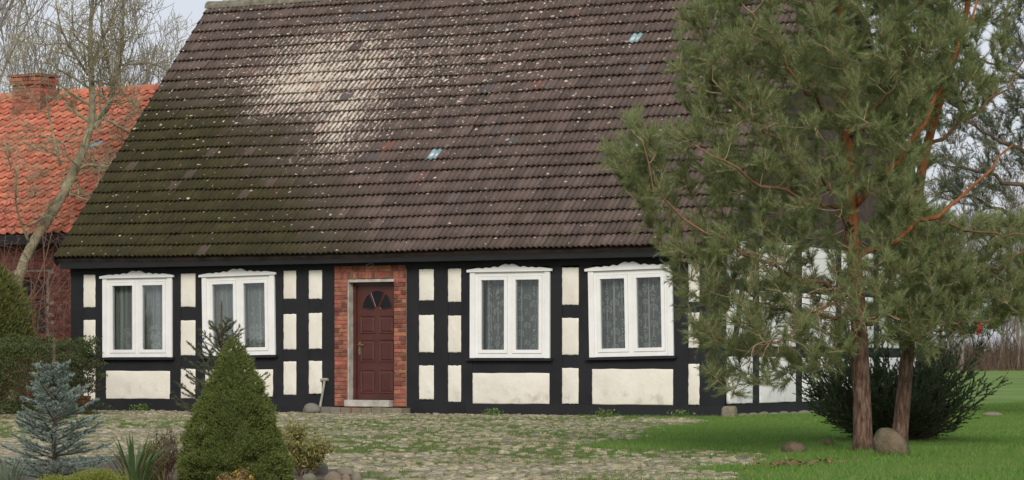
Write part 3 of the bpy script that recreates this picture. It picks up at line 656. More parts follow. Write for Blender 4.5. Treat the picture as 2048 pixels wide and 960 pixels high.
for a0, a1 in ((6, 57), (65, 115), (123, 174)):
    A = np.radians(np.linspace(a0, a1, 9)); r0 = .075
    P = [(mid_ + math.cos(a) * rr, fz + math.sin(a) * hz_) for a in A] + [(mid_ + math.cos(a) * r0, fz + math.sin(a) * r0 * .8) for a in A[::-1]]
    p = MB(); p.prism(P, dy - .003, dy + .004); p.build('pane', M['darkglass'], door)
    p = MB(); Q = np.array([[x, dy - .004, z] for x, z in P + P[:1]]); p.tube(Q, np.full(len(Q), .008), 5); p.build('moulding', M['door'], door)
hd = MB(); hx, hz2 = lx0 + .055, lz0 + .47 * lh; hd.box((hx - .018, dy - .012, hz2 - .15), (hx + .018, dy, hz2 + .07)); hd.tube([[hx, dy - .012, hz2 + .02], [hx, dy - .06, hz2 + .02], [hx + .04, dy - .065, hz2 + .022], [hx + .115, dy - .062, hz2 + .012]], [.011, .011, .010, .008], 8); hd.tube([[hx, dy - .012, hz2 - .08], [hx, dy - .03, hz2 - .08]], [.013, .013], 8); hd.build('handle', M['brass'], door)

# gable wall facing the pine, rear and left walls
HD = 9.15
def MG(V): V = np.array(V, float); return np.c_[-V[:, 1], V[:, 0], V[:, 2]]         # facade-like local (x along +Y, front towards +X)
gposts = [0.0, .30, 1.22, 1.50, 3.02, 3.30, 4.80, 5.08, 6.60, 6.88, 8.85, 9.15]
def gtimber(name, xa, xb, za, zb, yf=0.0, d=.16, x2=None):
    x2 = xa if x2 is None else x2
    b = MB(); wdt = xb - xa
    V = np.array([[xa, yf, za], [xb, yf, za], [xb, yf + d, za], [xa, yf + d, za], [x2, yf, zb], [x2 + wdt, yf, zb], [x2 + wdt, yf + d, zb], [x2, yf + d, zb]])
    b.add(MG(V), [[0,3,2,1],[4,5,6,7],[0,1,5,4],[1,2,6,5],[2,3,7,6],[3,0,4,7]]); b.build(name, M['black'], house)
for i in range(0, len(gposts), 2):
    if i: gtimber('post', gposts[i], gposts[i + 1], .2, 2.86, .001)
    if i + 2 < len(gposts):
        a, b = gposts[i + 1], gposts[i + 2]
        for za, zb in ((.2, .98), (1.13, 2.06), (2.21, 2.86)): panel(a + .004, b - .004, za + .01, zb - .01, MG, 'white_plaster')
        for za in (.98, 2.06): gtimber('rail', a - .01, b + .01, za, za + .15, .006, .12)
gtimber('sill_beam', .19, HD, -.05, .2, -.01, .18); gtimber('top_plate', .2, HD, 2.86, 3.05, -.008, .18)
gtimber('brace', .34, .54, 1.1, 2.84, -.022, .03, .95); gtimber('brace', 8.3, 8.5, .2, 2.84, -.022, .03, 7.1)
def rake(y): return EZ + (RZ - EZ) * (1 - abs(y - RY) / (RY - EY)) - .14
ys = np.arange(.0, HD, .155)
for y in ys:
    a, b = y + .003, min(y + .152, HD - .01); P = [(a, 3.055), (b, 3.055), (b, rake(b)), (a, rake(a))]
    if min(P[2][1], P[3][1]) < 3.1: continue
    p = MB(); p.prism(P, -.004 + gb.uniform(0, .006), .05, MG); p.build('gable_board', M['boards'], house)
bw = MB(); bw.box((-12.97, HD - .16, -.05), (-.17, HD, 2.75)); bw.build('rear_wall', M['plaster'], house)
lw_ = MB(); lw_.prism([(.17, -.05), (HD - .17, -.05), (HD - .17, 2.7), (RY, RZ - .25), (.17, 2.7)], 12.8, 12.97, MG); lw_.build('gable_wall', M['plaster'], house)

# roof deck and tiles
rf = MB()
nS = np.array([0, -math.sin(PITCH), math.cos(PITCH)]); uS = np.array([0, math.cos(PITCH), math.sin(PITCH)])
def sag(x, v): return -.030 * np.sin(np.pi * np.clip((x - XL) / (XR - XL), 0, 1)) * 1.0 + .012 * (vn(x, v, 2.2, 31) - .5) * 2
def deck(sgn):
    xs_ = np.linspace(XL + .02, XR - .02, 20); V = []
    for x in xs_:
        for v, off in ((0.02, -.05), (SL, -.05), (SL, -.13), (0.02, -.13)):
            p = np.array([x, EY, EZ]) + uS * v + nS * off
            if sgn < 0: p[1] = 2 * RY - p[1]
            V.append(p + [0, 0, sag(x, v)])
    i = np.arange(19)[:, None] * 4; F = np.concatenate([np.c_[i, i + 1, i + 5, i + 4], np.c_[i + 1, i + 2, i + 6, i + 5], np.c_[i + 2, i + 3, i + 7, i + 6], np.c_[i + 3, i, i + 4, i + 7]])
    rf.add(np.array(V), [F, np.array([[0, 1, 2, 3], [79, 78, 77, 76]])])
deck(1); deck(-1)
roof = rf.build('roof', M['boards'], house)
def tile_verts():
    n = 12; t = np.linspace(0, 1, n + 1); x = t * (TW + .012); prof = .040 * np.abs(np.sin(np.pi * 2 * t - .25)) ** 1.5
    L = EXPO + .06; V = []
    for y, dz in ((0, .042), (L, -.012)):
        V += [np.c_[x, np.full(n + 1, y), prof + dz]]
    V += [np.c_[x, np.full(n + 1, 0.0), prof + .024]]; V = np.concatenate(V); i = np.arange(n)
    F = np.concatenate([np.stack([i, i + 1, i + n + 2, i + n + 1], -1), np.stack([i + 2*n + 2, i + 2*n + 3, i + 1, i], -1)]); return V, F
TV, TF = tile_verts()
tile_me = mesh('tile', TV, TF, M['tile'], True); gt = np.random.default_rng(8)
rot = mathutils.Matrix((( 1, 0, 0), (0, uS[1], nS[1]), (0, uS[2], nS[2]))).to_euler()
RM = np.stack([np.array([1, 0, 0]), uS, nS], 1)
special = {}
for q_, m_ in (((1262, 72), 'glass_tile'), ((877, 308), 'glass_tile'), ((1275, 288), 'glass_tile')):
    u, v = roofpt(*q_); special[(int(v / EXPO), int((u - XL) / TW))] = m_
gl_me = mesh('glass_tile', TV, TF, M['glass_tile'], True)
AV = []; indiv = 0
for r in range(NROW):
    for c in range(NCOL):
        x = XL + c * TW; v = r * EXPO; p = np.array([x, EY, EZ]) + uS * v + nS * gt.uniform(-.004, .004) + uS * gt.normal(0, .004) ; p[2] += sag(x, v)
        sp_ = special.get((r, c))
        if sp_ or (r < 6 and indiv < 298 and (c >= 14 or r < 1)):
            o = obj('glass_tile' if sp_ else 'tile', gl_me if sp_ else tile_me, roof, p, rot); indiv += 1
        else:
            W = TV.copy(); W[:, 2] += W[:, 1] * gt.normal(0, .01) + W[:, 0] * gt.normal(0, .015); AV.append(W @ RM.T + p)
for r in range(NROW):                             # rear slope
    for c in range(0, NCOL):
        W = TV @ RM.T + np.array([XL + c * TW, EY, EZ]) + uS * r * EXPO; W[:, 1] = 2 * RY - W[:, 1]; W[:, 2] += sag(XL + c * TW, r * EXPO); AV.append(W)
AV = np.array(AV); n = len(TV); F = (TF[None] + (np.arange(len(AV)) * n)[:, None, None]).reshape(-1, 4)
stuff(obj('tiles', mesh('tiles', AV.reshape(-1, 3), F, M['tile'], True), roof))
for k_, x in enumerate(np.arange(XL - .01, XR - .1, .36)):   # ridge caps
    A = np.linspace(-.15, math.pi + .15, 8); x1_ = min(x + .385, XR + .02); V = []
    for xx, rr_ in ((x, .155), (x1_, .14)): V += [[xx, RY - math.cos(a) * rr_, RZ + sag(xx, 7) - .05 + math.sin(a) * rr_ * .9] for a in A]
    i = np.arange(7); obj('ridge_cap', mesh('ridge_cap', V, np.stack([i, i + 8, i + 9, i + 1], -1), M['ridge'], True), roof)
for x in (XL - .004, XR - .02):                   # verge boards
    for sg in (1, -1):
        V = []
        for dx in (0, .03):
            for v, o_ in ((-.02, .015), (SL, .015), (SL, -.16), (-.02, -.16)):
                p = np.array([x + dx, EY, EZ]) + uS * v + nS * o_; p[1] = p[1] if sg > 0 else 2 * RY - p[1]; V.append(p)
        obj('verge_board', mesh('verge_board', np.array(V), np.array([[0,1,2,3],[7,6,5,4],[0,4,5,1],[1,5,6,2],[2,6,7,3],[3,7,4,0]]), M['black'], ), roof)

# ---------------------------------------------------------------- brick neighbour with orange pantile roof
NY = 3.4; NXR, NXL = -14.45, -30.0; gn = np.random.default_rng(17)
nb = thing('brick_house', (-20, NY, 0), 'dark red brick house with bright orange pantile roof beyond the bare tree', 'house')
p_e = onY(70, 468, NY - .3); NEZ = p_e[2]; NRY = NY + 4.6
NRZ = onY(150, 186, NRY)[2]; NP = math.atan2(NRZ - NEZ, NRY - NY + .3); NSL = math.hypot(NRZ - NEZ, NRY - NY + .3)
wx0, wx1 = onY(36, 600, NY)[0], onY(92, 600, NY)[0]; wz0, wz1 = onY(60, 672, NY)[2], onY(60, 555, NY)[2]
b = MB(); b.box((NXL, NY + .012, -.1), (wx0, NY + .3, NEZ + .1)); b.box((wx1, NY + .012, -.1), (NXR, NY + .3, NEZ + .1)); b.box((wx0, NY + .012, -.1), (wx1, NY + .3, wz0)); b.box((wx0, NY + .012, wz1), (wx1, NY + .3, NEZ + .1))
bq = MB(); bq.box((NXL, NRY + 4.3, -.1), (NXR, NRY + 4.6, NEZ + .1)); bq.build('rear_wall', M['oldbrick'], nb)
nwall = b.build('wall', M['mortar'], nb)
for xx in (NXL + .02, NXR - .3):
    b = MB(); b.prism([(NY + .3, -.1), (NRY + 4.3, -.1), (NRY + 4.3, NEZ), (NRY, NRZ - .3), (NY + .3, NEZ)], -xx - .28, -xx, MG); b.build('gable_wall', M['oldbrick'], nb)
bc = 0; zz = 0.0; ob = []; course = 0
while zz < NEZ:
    x = NXR - (0 if course % 2 else .13)
    while x > -21.5:
        w_ = .25 if gn.random() < .75 else .12; xa = x - w_
        if not (xa < wx1 - .03 and x > wx0 + .03 and zz + .07 > wz0 - .02 and zz < wz1 + .09): ob.append((xa + .006, x - .006, zz + .005, zz + .073))
        x = xa
    zz += .078; course += 1
def bpx(q_): p_ = project(np.array([(q_[0] + q_[1]) / 2]), np.array([NY]), np.array([q_[2]])); return p_[0][0], p_[1][0]
ob = [(q_, bpx(q_)) for q_ in ob]; seen = [q_ for q_, (a, b_) in ob if -20 < a < 150 and 470 < b_ < 700]; other = [q_ for q_, (a, b_) in ob if not (-20 < a < 150 and 470 < b_ < 700)]
for q_ in seen[:300]: brick(*q_, NY, nwall, 'oldbrick')
mb = MB()
for q_ in seen[300:] + other: mb.box((q_[0], NY, q_[2]), (q_[1], NY + .02, q_[3]))
stuff(mb.build('bricks', M['oldbrick'], nwall))
for k_ in range(7):                               # soldier arch over the window
    xa = wx0 - .04 + (wx1 - wx0 + .08) * k_ / 7; brick(xa + .004, xa + (wx1 - wx0 + .08) / 7 - .004, wz1 + .004, wz1 + .11, NY - .006, nwall, 'oldbrick')
b = MB(); fw = .055; yy = NY + .08
b.box((wx0, yy, wz0), (wx0 + fw, yy + .06, wz1)); b.box((wx1 - fw, yy, wz0), (wx1, yy + .06, wz1)); b.box((wx0 + fw, yy, wz0), (wx1 - fw, yy + .06, wz0 + fw)); b.box((wx0 + fw, yy, wz1 - fw), (wx1 - fw, yy + .06, wz1))
xm = (wx0 + wx1) / 2; zm = wz0 + (wz1 - wz0) * .66; b.box((xm - .03, yy + .002, wz0 + fw), (xm + .03, yy + .055, wz1 - fw)); b.box((wx0 + fw, yy + .004, zm - .03), (wx1 - fw, yy + .05, zm + .03))
nw = b.build('window', M['brownwood'], nb)
for xa, xb in ((wx0 + fw, xm - .03), (xm + .03, wx1 - fw)):
    for za, zb in ((wz0 + fw, zm - .03), (zm + .03, wz1 - fw)):
        b = MB(); b.box((xa, yy + .02, za), (xb, yy + .028, zb)); b.build('pane', M['darkglass'], nw)
b = MB(); b.box((wx0 - .05, NY - .05, wz0 - .06), (wx1 + .05, NY + .1, wz0 - .003)); b.build('window_sill', M['brownwood'], nw)
b = MB(); b.box((NXL, NY - .28, NEZ - .20), (NXR + .2, NY - .002, NEZ - .02)); b.build('eaves_board', M['black'], nb)
b = MB()
nuS = np.array([0, math.cos(NP), math.sin(NP)]); nnS = np.array([0, -math.sin(NP), math.cos(NP)]); E0 = np.array([0, NY - .3, NEZ])
V = []
for x in (NXL - .2, NXR + .25):
    for v, o_ in ((0, -.03), (NSL, -.03), (NSL, -.10), (0, -.10)): V.append(np.array([x, 0, 0]) + E0 + nuS * v + nnS * o_)
b.add(V, [[0,1,2,3],[7,6,5,4],[0,4,5,1],[1,5,6,2],[2,6,7,3],[3,7,4,0]]); V = np.array(V); V[:, 1] = 2 * NRY - V[:, 1]; b.add(V, [[3,2,1,0],[4,5,6,7],[1,5,4,0],[2,6,5,1],[3,7,6,2],[0,4,7,3]])
nroof = b.build('roof', M['boards'], nb)
NR = 21; NE = NSL / NR; NTW = .225
t_ = np.linspace(0, 1, 9); xs = t_ * (NTW + .02); pr = np.where(t_ < .62, -.022 * np.sin(t_ / .62 * np.pi), .030 * np.sin((t_ - .62) / .38 * np.pi))
V = np.concatenate([np.c_[xs, np.full(9, 0.0), pr + .052], np.c_[xs, np.full(9, NE + .06), pr - .004], np.c_[xs, np.full(9, 0.0), pr + .030]]); i = np.arange(8)
PF = np.concatenate([np.stack([i, i + 1, i + 10, i + 9], -1), np.stack([i + 18, i + 19, i + 1, i], -1)]); PV = V
pm = mesh('pantile', PV, PF, M['pantile'], True); pg = mesh('glass_tile', PV, PF, M['glass_tile'], True)
nrot = mathutils.Matrix(((1, 0, 0), (0, nuS[1], nnS[1]), (0, nuS[2], nnS[2]))).to_euler(); NRM = np.stack([np.array([1, 0, 0]), nuS, nnS], 1)
AV = []; cnt = 0
d_ = ray(183, 290); n_ = nnS; tt = ((E0 - CAM) @ n_) / (d_ @ n_); gp = CAM + d_ * tt; gcell = (int((gp[2] - NEZ) / math.sin(NP) / NE), int((gp[0] - NXL + .2) / NTW))
for r in range(NR):
    for c in range(int((NXR - NXL + .4) / NTW)):
        x = NXL - .2 + c * NTW; p = np.array([x, 0, 0]) + E0 + nuS * (r * NE + gn.normal(0, .006)) + nnS * gn.uniform(0, .008); q_ = project(p[:1], p[1:2], p[2:3]); a = q_[0][0]; bb = q_[1][0]
        rake_x = 110 + (512 - bb) * .617
        if (r, c) == gcell: obj('glass_tile', pg, nroof, p, nrot)
        elif -22 < a < rake_x + 4 and cnt < 299: cnt += 1; obj('pantile', pm, nroof, p, nrot)
        else: AV.append(PV @ NRM.T + p)
        W = PV @ NRM.T + p; W[:, 1] = 2 * NRY - W[:, 1]; AV.append(W)
AV = np.array(AV); F = (PF[None] + (np.arange(len(AV)) * 27)[:, None, None]).reshape(-1, 4)
stuff(obj('pantiles', mesh('pantiles', AV.reshape(-1, 3), F, M['pantile'], True), nroof))
for x in np.arange(NXL - .2, NXR + .2, .38):
    A = np.linspace(-.1, math.pi + .1, 7); V = []
    for xx, rr_ in ((x, .13), (x + .40, .115)): V += [[xx, NRY - math.cos(a) * rr_, NRZ - .03 + math.sin(a) * rr_] for a in A]
    i = np.arange(6); obj('ridge_cap', mesh('ridge_cap', V, np.stack([i, i + 7, i + 8, i + 1], -1), M['pantile'], True), nroof)
# chimney
c0, c1 = onY(24, 200, NRY - .8)[0], onY(80, 200, NRY - .8)[0]; cy0, cy1 = NRY - .8, NRY - .25; cz0 = NRZ - .95; cz1 = onY(50, 153, NRY - .8)[2]
b = MB(); b.box((c0 + .012, cy0 + .012, cz0), (c1 - .012, cy1, cz1 - .02)); chim = b.build('chimney', M['mortar'], nb)
zz = cz0; k_ = 0
while zz < cz1 - .03:
    o_ = .045 if zz > cz1 - .22 else 0; x = c0 - o_ - (.12 if k_ % 2 else 0)
    while x < c1 + o_ - .01:
        xa, xb = max(x, c0 - o_), min(x + .245, c1 + o_); 
        if xb - xa > .04: brick(xa + .005, xb - .005, zz + .005, zz + .072, cy0 - o_, chim)
        x += .245
    b = MB(); b.box((c1 - .013 + 0, cy0 + .02 - o_, zz + .005), (c1 + o_, cy1 + o_, zz + .072)); b.build('brick', M['brick'], chim)
    zz += .078; k_ += 1
b = MB(); b.box((c0 - .07, cy0 - .07, cz1 - .004), (c1 + .07, cy1 + .07, cz1 + .05)); b.build('chimney_cap', M['oldbrick'], chim)
b = MB(); b.box((c0 - .12, cy0 - .16, cz0 + .24), (c1 + .1, cy0 - .02, cz0 + .27)); b.build('flashing', M['metal'], chim)

# ---------------------------------------------------------------- small things by the house
st = thing('doorstep', (X_(735), -.25, 0), 'low mossy brick step in front of the maroon door', 'step')
xs = np.linspace(X_(640), X_(822), 10); 
for k_, (xa, xb) in enumerate(zip(xs[:-1], xs[1:])):
    b = MB(); h_ = .115 + gb.uniform(-.01, .01); b.box((xa + .006, -.30 + gb.uniform(-.015, .015), -.05), (xb - .006, -.016 if k_ < 2 or k_ > 6 else -.115, h_)); b.build('step_brick', M['rock'], st)
def rock(name, px_, py_, wpx, hpx, label, m='rock', dist=None, z=None, group=None, amp=.16, squash=.8, seed=0, cat='stone', sq=1.0):
    gr = np.random.default_rng(seed + int(px_)); D = dist or gdist(py_); c = at(px_, py_, D); sc_ = FPX / D; rx = wpx / sc_ / 2; rz = hpx / sc_
    gz = gh(c[0], c[1]) if z is None else z
    V, F = blob((c[0], c[1], gz + rz * .38), (rx, rx * squash, rz * .66), gr, amp, 26, 18, sq=sq); V = V + np.c_[(V[:, 2] - gz) * -.18, np.zeros(len(V)), np.zeros(len(V))] @ np.eye(3) * (m == 'boulder'); o = obj(name, mesh(name, V - [c[0], c[1], gz], F, M[m], True), None, (c[0], c[1], gz)); return tag(o, label, cat, group)
rock('stone', 622, 822, 40, 19, 'rounded half-sunk field stone at the left end of the doorstep', dist=47.2)
rock('stone', 1460, 834, 29, 23, 'pale squared stone at the corner of the house next to the pine side', 'rock', dist=43.4, amp=.10, sq=.45)
def hammer_stick():
    a = onY(640, 811, -.17); c = onY(649, 762, -.02); t = thing('t_handled_tool', (a[0], a[1], 0.11), 'grey wooden T-handled tool leaning on the wall beside the doorway', 'tool'); a[2] = .11
    b = MB(); b.tube([a, (a + c) / 2 + [.004, 0, 0], c], [.022, .020, .022], 8); b.build('shaft', M['oldwood'], t)
    b = MB(); b.tube([c + [-.075, -.0, .02], c + [0, 0, .024], c + [.075, 0, .022]], [.026, .028, .026], 8); b.build('crossbar', M['oldwood'], t)
hammer_stick()
A = np.linspace(0, 2 * math.pi, 25); cz = onY(740, 531, -.03); b = MB(); P = np.c_[cz[0] + .075 * np.cos(A), -.035 + .01 * np.sin(2 * A), cz[2] + .028 * np.sin(A) + .012 * np.cos(A)]; b.tube(P, np.full(25, .0055), 6); tag(b.build('wire_loop', M['metal']), 'small loop of pale wire above the brick door surround', 'wire')
def pot(px_, py_, D, h_, r_, label):
    c = at(px_, py_, D); z0 = gh(c[0], c[1]); pr = [(r_ * .7, 0), (r_ * .95, h_ * .82), (r_ * 1.1, h_ * .83), (r_ * 1.1, h_), (r_ * .98, h_), (r_ * .9, h_ * .86), (0.01, h_ * .86)]
    n = 20; A = np.arange(n) * 2 * math.pi / n; V = np.concatenate([np.c_[np.cos(A) * r, np.sin(A) * r, np.full(n, z)] for r, z in pr]); i = np.arange(n); j = (i + 1) % n
    F = np.concatenate([np.stack([i + a*n, j + a*n, j + a*n + n, i + a*n + n], -1) for a in range(len(pr) - 1)]); tag(obj('flower_pot', mesh('flower_pot', V, F, M['terracotta']), None, (c[0], c[1], z0)), label, 'pot')
pot(163, 822, 48.3, .30, .15, 'dull terracotta pot at the hedge end by the house corner')
# foundation stones along the right half and the gable
gs = np.random.default_rng(23)
for px_ in np.arange(1010, 1440, 27):
    p = onY(px_ + gs.uniform(-6, 6), 838, -.03); V, F = blob((0, 0, .0), (gs.uniform(.06, .13), .06, gs.uniform(.03, .055)), gs, .12, 10, 7); o = obj('foundation_stone', mesh('foundation_stone', V, F, M['rock'], True), house, (p[0], -.05, -.035))
for y in np.arange(.25, 6.5, .42):
    V, F = blob((0, 0, 0), (.10, gs.uniform(.13, .2), gs.uniform(.05, .08)), gs, .1, 10, 7); obj('foundation_stone', mesh('foundation_stone', V, F, M['rock'], True), house, (.07, y, .0))
# garden edging stones
for (px_, py_, wp, hp, lab) in ((573, 968, 46, 26, 'smooth grey garden stone lowest on the bed edge beside the clipped cone spruce'), (617, 964, 30, 18, 'small tan garden stone in the bed edging by the variegated shrub'), (641, 950, 34, 27, 'dark grey lumpy garden stone tucked under the variegated shrub'),
                              (666, 968, 44, 24, 'reddish garden stone in the bed edging'), (690, 966, 24, 20, 'greenish garden stone between the reddish and the tan edging stones'), (690, 950, 38, 17, 'dark mossy flat garden stone at the back of the bed edging'), (713, 968, 24, 26, 'rough tan garden stone at the yard end of the bed edging')):
    rock('garden_stone', px_, py_, wp, hp, lab, seed=3, group='stones edging the garden bed')
rock('boulder', 1786, 914, 74, 58, 'large rounded mossy boulder leaning between the two pine trunks', 'boulder', amp=.11, cat='boulder', squash=.8, seed=21)
rock('lawn_stone', 1592, 906, 50, 25, 'dark mossy stone in the lawn beside the pine', 'boulder', seed=5, group='mossy stones in the lawn'); rock('lawn_stone', 1657, 896, 38, 20, 'smaller mossy stone in the lawn close behind the pine trunk', 'boulder', seed=9, group='mossy stones in the lawn')
rock('lawn_stone', 1985, 834, 40, 9, 'low pale stone lying in the lawn beyond the juniper', seed=2, group='mossy stones in the lawn')
gl = np.random.default_rng(77)
def litter(px_, py_, w_, d_, n, label):
    c = onZ(px_, py_); x = c[0] + gl.normal(0, w_, n); y = c[1] + gl.normal(0, d_, n); D = np.c_[gl.normal(size=(n, 2)), gl.normal(0, .25, n)]; N = np.c_[gl.normal(0, .4, (n, 2)), np.ones(n)]
    V, F = leaves(np.c_[x, y, gh(x, y) + gl.uniform(.01, .05, n)], D, N, gl.uniform(.03, .06, n), gl.uniform(.02, .035, n)); tag(stuff(obj('leaf_litter', mesh('leaf_litter', V, F, M['deadleaf']))), label, 'leaves')
litter(1592, 934, .14, .5, 260, 'patch of brown dry leaves in the lawn by the yard edge'); litter(20, 838, .5, .5, 300, 'brown fallen leaves under the hedge')

def tall_grass(spots, n, h_, label, m):
    xs, ys = [], []
    for px_, py_, w_, d_ in spots: c = onZ(px_, py_); s = gl.normal(0, w_, (n, 1)) * RT[:2] + gl.normal(0, d_, (n, 1)) * FW[:2] + c[:2]; xs.append(s[:, 0]); ys.append(s[:, 1])
    tag(blades('tall_grass', np.concatenate(xs), np.concatenate(ys), h_, .010, m, gl, .5), label, 'grass')
tall_grass([(1690, 900, .30, .25), (1735, 908, .22, .2), (1830, 905, .25, .3), (1640, 896, .2, .3), (1786, 915, .2, .06)], 420, .085, 'longer grass and weeds round the pine trunks and boulder', M['grass'])
tall_grass([(x, 840, .12, .06) for x in (1020, 1110, 1180, 1260, 1330, 1400, 1430)], 70, .07, 'sparse grass tufts along the wall foot right of the door', M['weed'])
tall_grass([(x, 836, .3, .15) for x in (1480, 1530, 1580, 1620)], 200, .08, 'longer grass against the gable foundation', M['grass'])

# ---------------------------------------------------------------- vegetation
def grow(p, d, L, r, levels, g, out, kids=(5, 8), ratio=.55, up=.15, wob=.22, spread=.9, k=6, taper=.35, first=.25):
    """bare branch skeleton: fills out[level] with (points, radii)"""
    P = [p]; q_ = np.array(d, float)
    for s in range(k - 1):
        q_ = nrm(q_ + g.normal(0, wob, 3) * .6 + np.array([0, 0, up * .5])); P.append(P[-1] + q_ * L / (k - 1))
    P = np.array(P); R = r * np.linspace(1, taper, k); out.setdefault(levels, []).append((P, R))
    if levels == 0: return
    for c in range(int(g.integers(*kids))):
        t = first + (1 - first) * (c + g.random()) / kids[1] * 1.05; t = min(t, .99); s = t * (k - 1); i = min(int(s), k - 2); pos = P[i] + (P[i + 1] - P[i]) * (s - i)
        ax = nrm(P[i + 1] - P[i]); nd = nrm(ax * g.uniform(.45, .9) + perp(ax[None], g)[0] * spread * g.uniform(.6, 1.1) + np.array([0, 0, up]))
        grow(pos, nd, L * ratio * g.uniform(.7, 1.25) * (1.1 - .4 * t), R[i] * g.uniform(.5, .7), levels - 1, g, out, kids, ratio, up, wob, spread, k, taper, first)
def skel_mesh(out, minr, sides=(3, 3, 4, 5, 6, 7)):
    mb = MB()
    for lv, L in out.items():
        P = np.array([a for a, _ in L]); R = np.maximum(np.array([b for _, b in L]), minr); V, F = tubes(P, R, sides[min(lv, 5)]); mb.add(V, F)
    return np.concatenate(mb.V), [f for f in mb.F]
def spline(P, k):
    P = np.array(P, float); t = np.r_[0, np.cumsum(np.linalg.norm(np.diff(P, axis=0), axis=1))]; t /= t[-1]; s = np.linspace(0, 1, k); Q = np.stack([np.interp(s, t, P[:, i]) for i in range(3)], 1)
    for _ in range(2): Q[1:-1] = Q[1:-1] * .5 + (Q[:-2] + Q[2:]) * .25
    return Q

# -- the walnut-like bare tree between the two houses
gw = np.random.default_rng(101); D0 = 54.0
tw = at(22, 700, D0); tw[2] = gh(tw[0], tw[1])
walnut = thing('bare_tree', tw, 'bare lichen-barked tree forking in front of the orange roof', 'tree')
def pl(pts, D=D0, dz=None): return np.array([at(x, y, D + (dz[i] if dz else 0)) for i, (x, y) in enumerate(pts)])
main = [(20, 745), (24, 640), (36, 545), (60, 490), (100, 435), (132, 385), (145, 345), (168, 300), (188, 255), (184, 170), (178, 90), (184, 0), (196, -90)]
tp = spline(np.r_[[tw - [0, 0, .05]], pl(main[1:])], 26); rad = np.interp(np.linspace(0, 1, 26), [0, .1, .45, .7, 1], [.15, .112, .098, .066, .020])
mb = MB(); mb.tube(tp, rad, 10); mb.build('trunk', M['bark_walnut'], walnut, True)
limbs = [([(188, 255), (212, 235), (228, 175), (245, 120), (244, 60), (250, -40)], .062, [0, .3, .6, .8, 1, 1]), ([(150, 345), (175, 325), (205, 335), (240, 328)], .035, [0, -.2, -.5, -.9]), ([(138, 388), (160, 395), (178, 388), (215, 390)], .034, [0, .2, .5, .8]),
         ([(120, 330), (108, 275), (98, 235), (92, 190)], .032, [0, .1, .3, .5]), ([(176, 150), (150, 110), (120, 60), (112, 0)], .030, [0, -.3, -.6, -1]), ([(228, 190), (215, 120), (200, 60), (205, -20)], .035, [.6, .2, 0, -.3]), ([(240, 130), (268, 128), (305, 125), (345, 145)], .026, [.8, 1, 1.2, 1.4]),
         ([(186, 120), (215, 60), (235, 10), (250, -60)], .028, [0, .3, .5, .7]), ([(184, 180), (140, 150), (105, 135), (80, 100)], .026, [0, -.3, -.8, -1]), ([(205, 235), (240, 255), (262, 270), (300, 240)], .024, [0, .4, .6, .9]), ([(60, 490), (35, 430), (28, 380), (40, 330)], .03, [0, -.4, -.8, -1])]
lp = []
for pts, r, dz in limbs:
    P = spline(pl(pts, D0, dz), 10); d0 = np.argmin(np.linalg.norm(tp - P[0], axis=1)); mb = MB(); mb.tube(P, np.linspace(r, r * .35, 10), 7); mb.build('branch', M['bark_walnut'], walnut, True); lp.append((P, np.linspace(r, r * .35, 10)))
lp.append((tp[15:], rad[15:])); out = {}
for P, R in lp:
    for s in np.linspace(.12, 1, 13):
        i = min(int(s * (len(P) - 1)), len(P) - 2); ax = nrm(P[i + 1] - P[i]); d = nrm(ax * .5 + perp(ax[None], gw)[0] * .9 + [0, 0, .25]); grow(P[i], d, gw.uniform(.7, 1.35), max(R[i] * .5, .009), 2, gw, out, (4, 7), .55, .10, .40, .9, 6, .4)
V, F = skel_mesh(out, .0042); obj('twigs', mesh('twigs', V, F, M['bark_walnut']), walnut)

# -- far bare trees behind the roofs and beyond the meadow: three shared skeletons
gf = np.random.default_rng(55); var = []
for v in range(4):
    out = {}; grow(np.zeros(3), np.array([0, 0, 1.0]), 9.5, .13, 3, gf, out, (7, 10) if v < 2 else (7, 11), .50, .22, .14, .75, 7, .15, .22); V, F = skel_mesh(out, .007 if v < 2 else .010); var.append(mesh('bare_tree', V, F, M['bark_grey']))
def far_tree(px_, D, h_, v, label, group):
    c = at(px_, HY, D); z = gh(c[0], c[1]); o = obj('far_bare_tree', var[v], None, (c[0], c[1], z - .05), (0, 0, gf.uniform(0, 6.28))); s = h_ / 9.5; o.scale = (s, s, s); return tag(o, label, 'tree', group)
for i, (px_, D, h_, v) in enumerate(((-25, 78, 12, 0), (55, 92, 12.5, 1), (125, 82, 10.5, 0), (205, 98, 12, 1), (262, 88, 10.6, 0), (318, 96, 10.4, 1), (15, 104, 14, 1), (-140, 90, 13, 0), (-290, 95, 12, 1))):
    far_tree(px_, D, h_, v, 'leafless fine-twigged tree standing behind the brick house', 'bare trees behind the brick house')
for i in range(52):
    px_ = gf.uniform(1780, 2330) if i < 30 else gf.uniform(2330, 3300); D = gf.uniform(112, 150); far_tree(px_, D, gf.uniform(3.5, 7.5), int(gf.integers(2, 4)), 'thin leafless tree in the brown wood beyond the meadow', 'bare trees of the wood beyond the meadow')
# brown undergrowth of that wood
n = 30000; ppx = gf.uniform(1700, 3400, n); D = gf.uniform(110, 150, n); P = CAM + RT * ((ppx - CX) / FPX * D)[:, None] + FW * D[:, None]; P[:, 2] = gh(P[:, 0], P[:, 1])
Dd = np.c_[gf.normal(0, .22, (n, 2)), np.ones(n)]; V, F = needles(P, Dd, gf.uniform(.4, 2.0, n), np.full(n, .03), gf); tag(stuff(obj('undergrowth', mesh('undergrowth', V, F, M['bark_brown']))), 'brown thicket of stems at the far edge of the meadow', 'undergrowth')

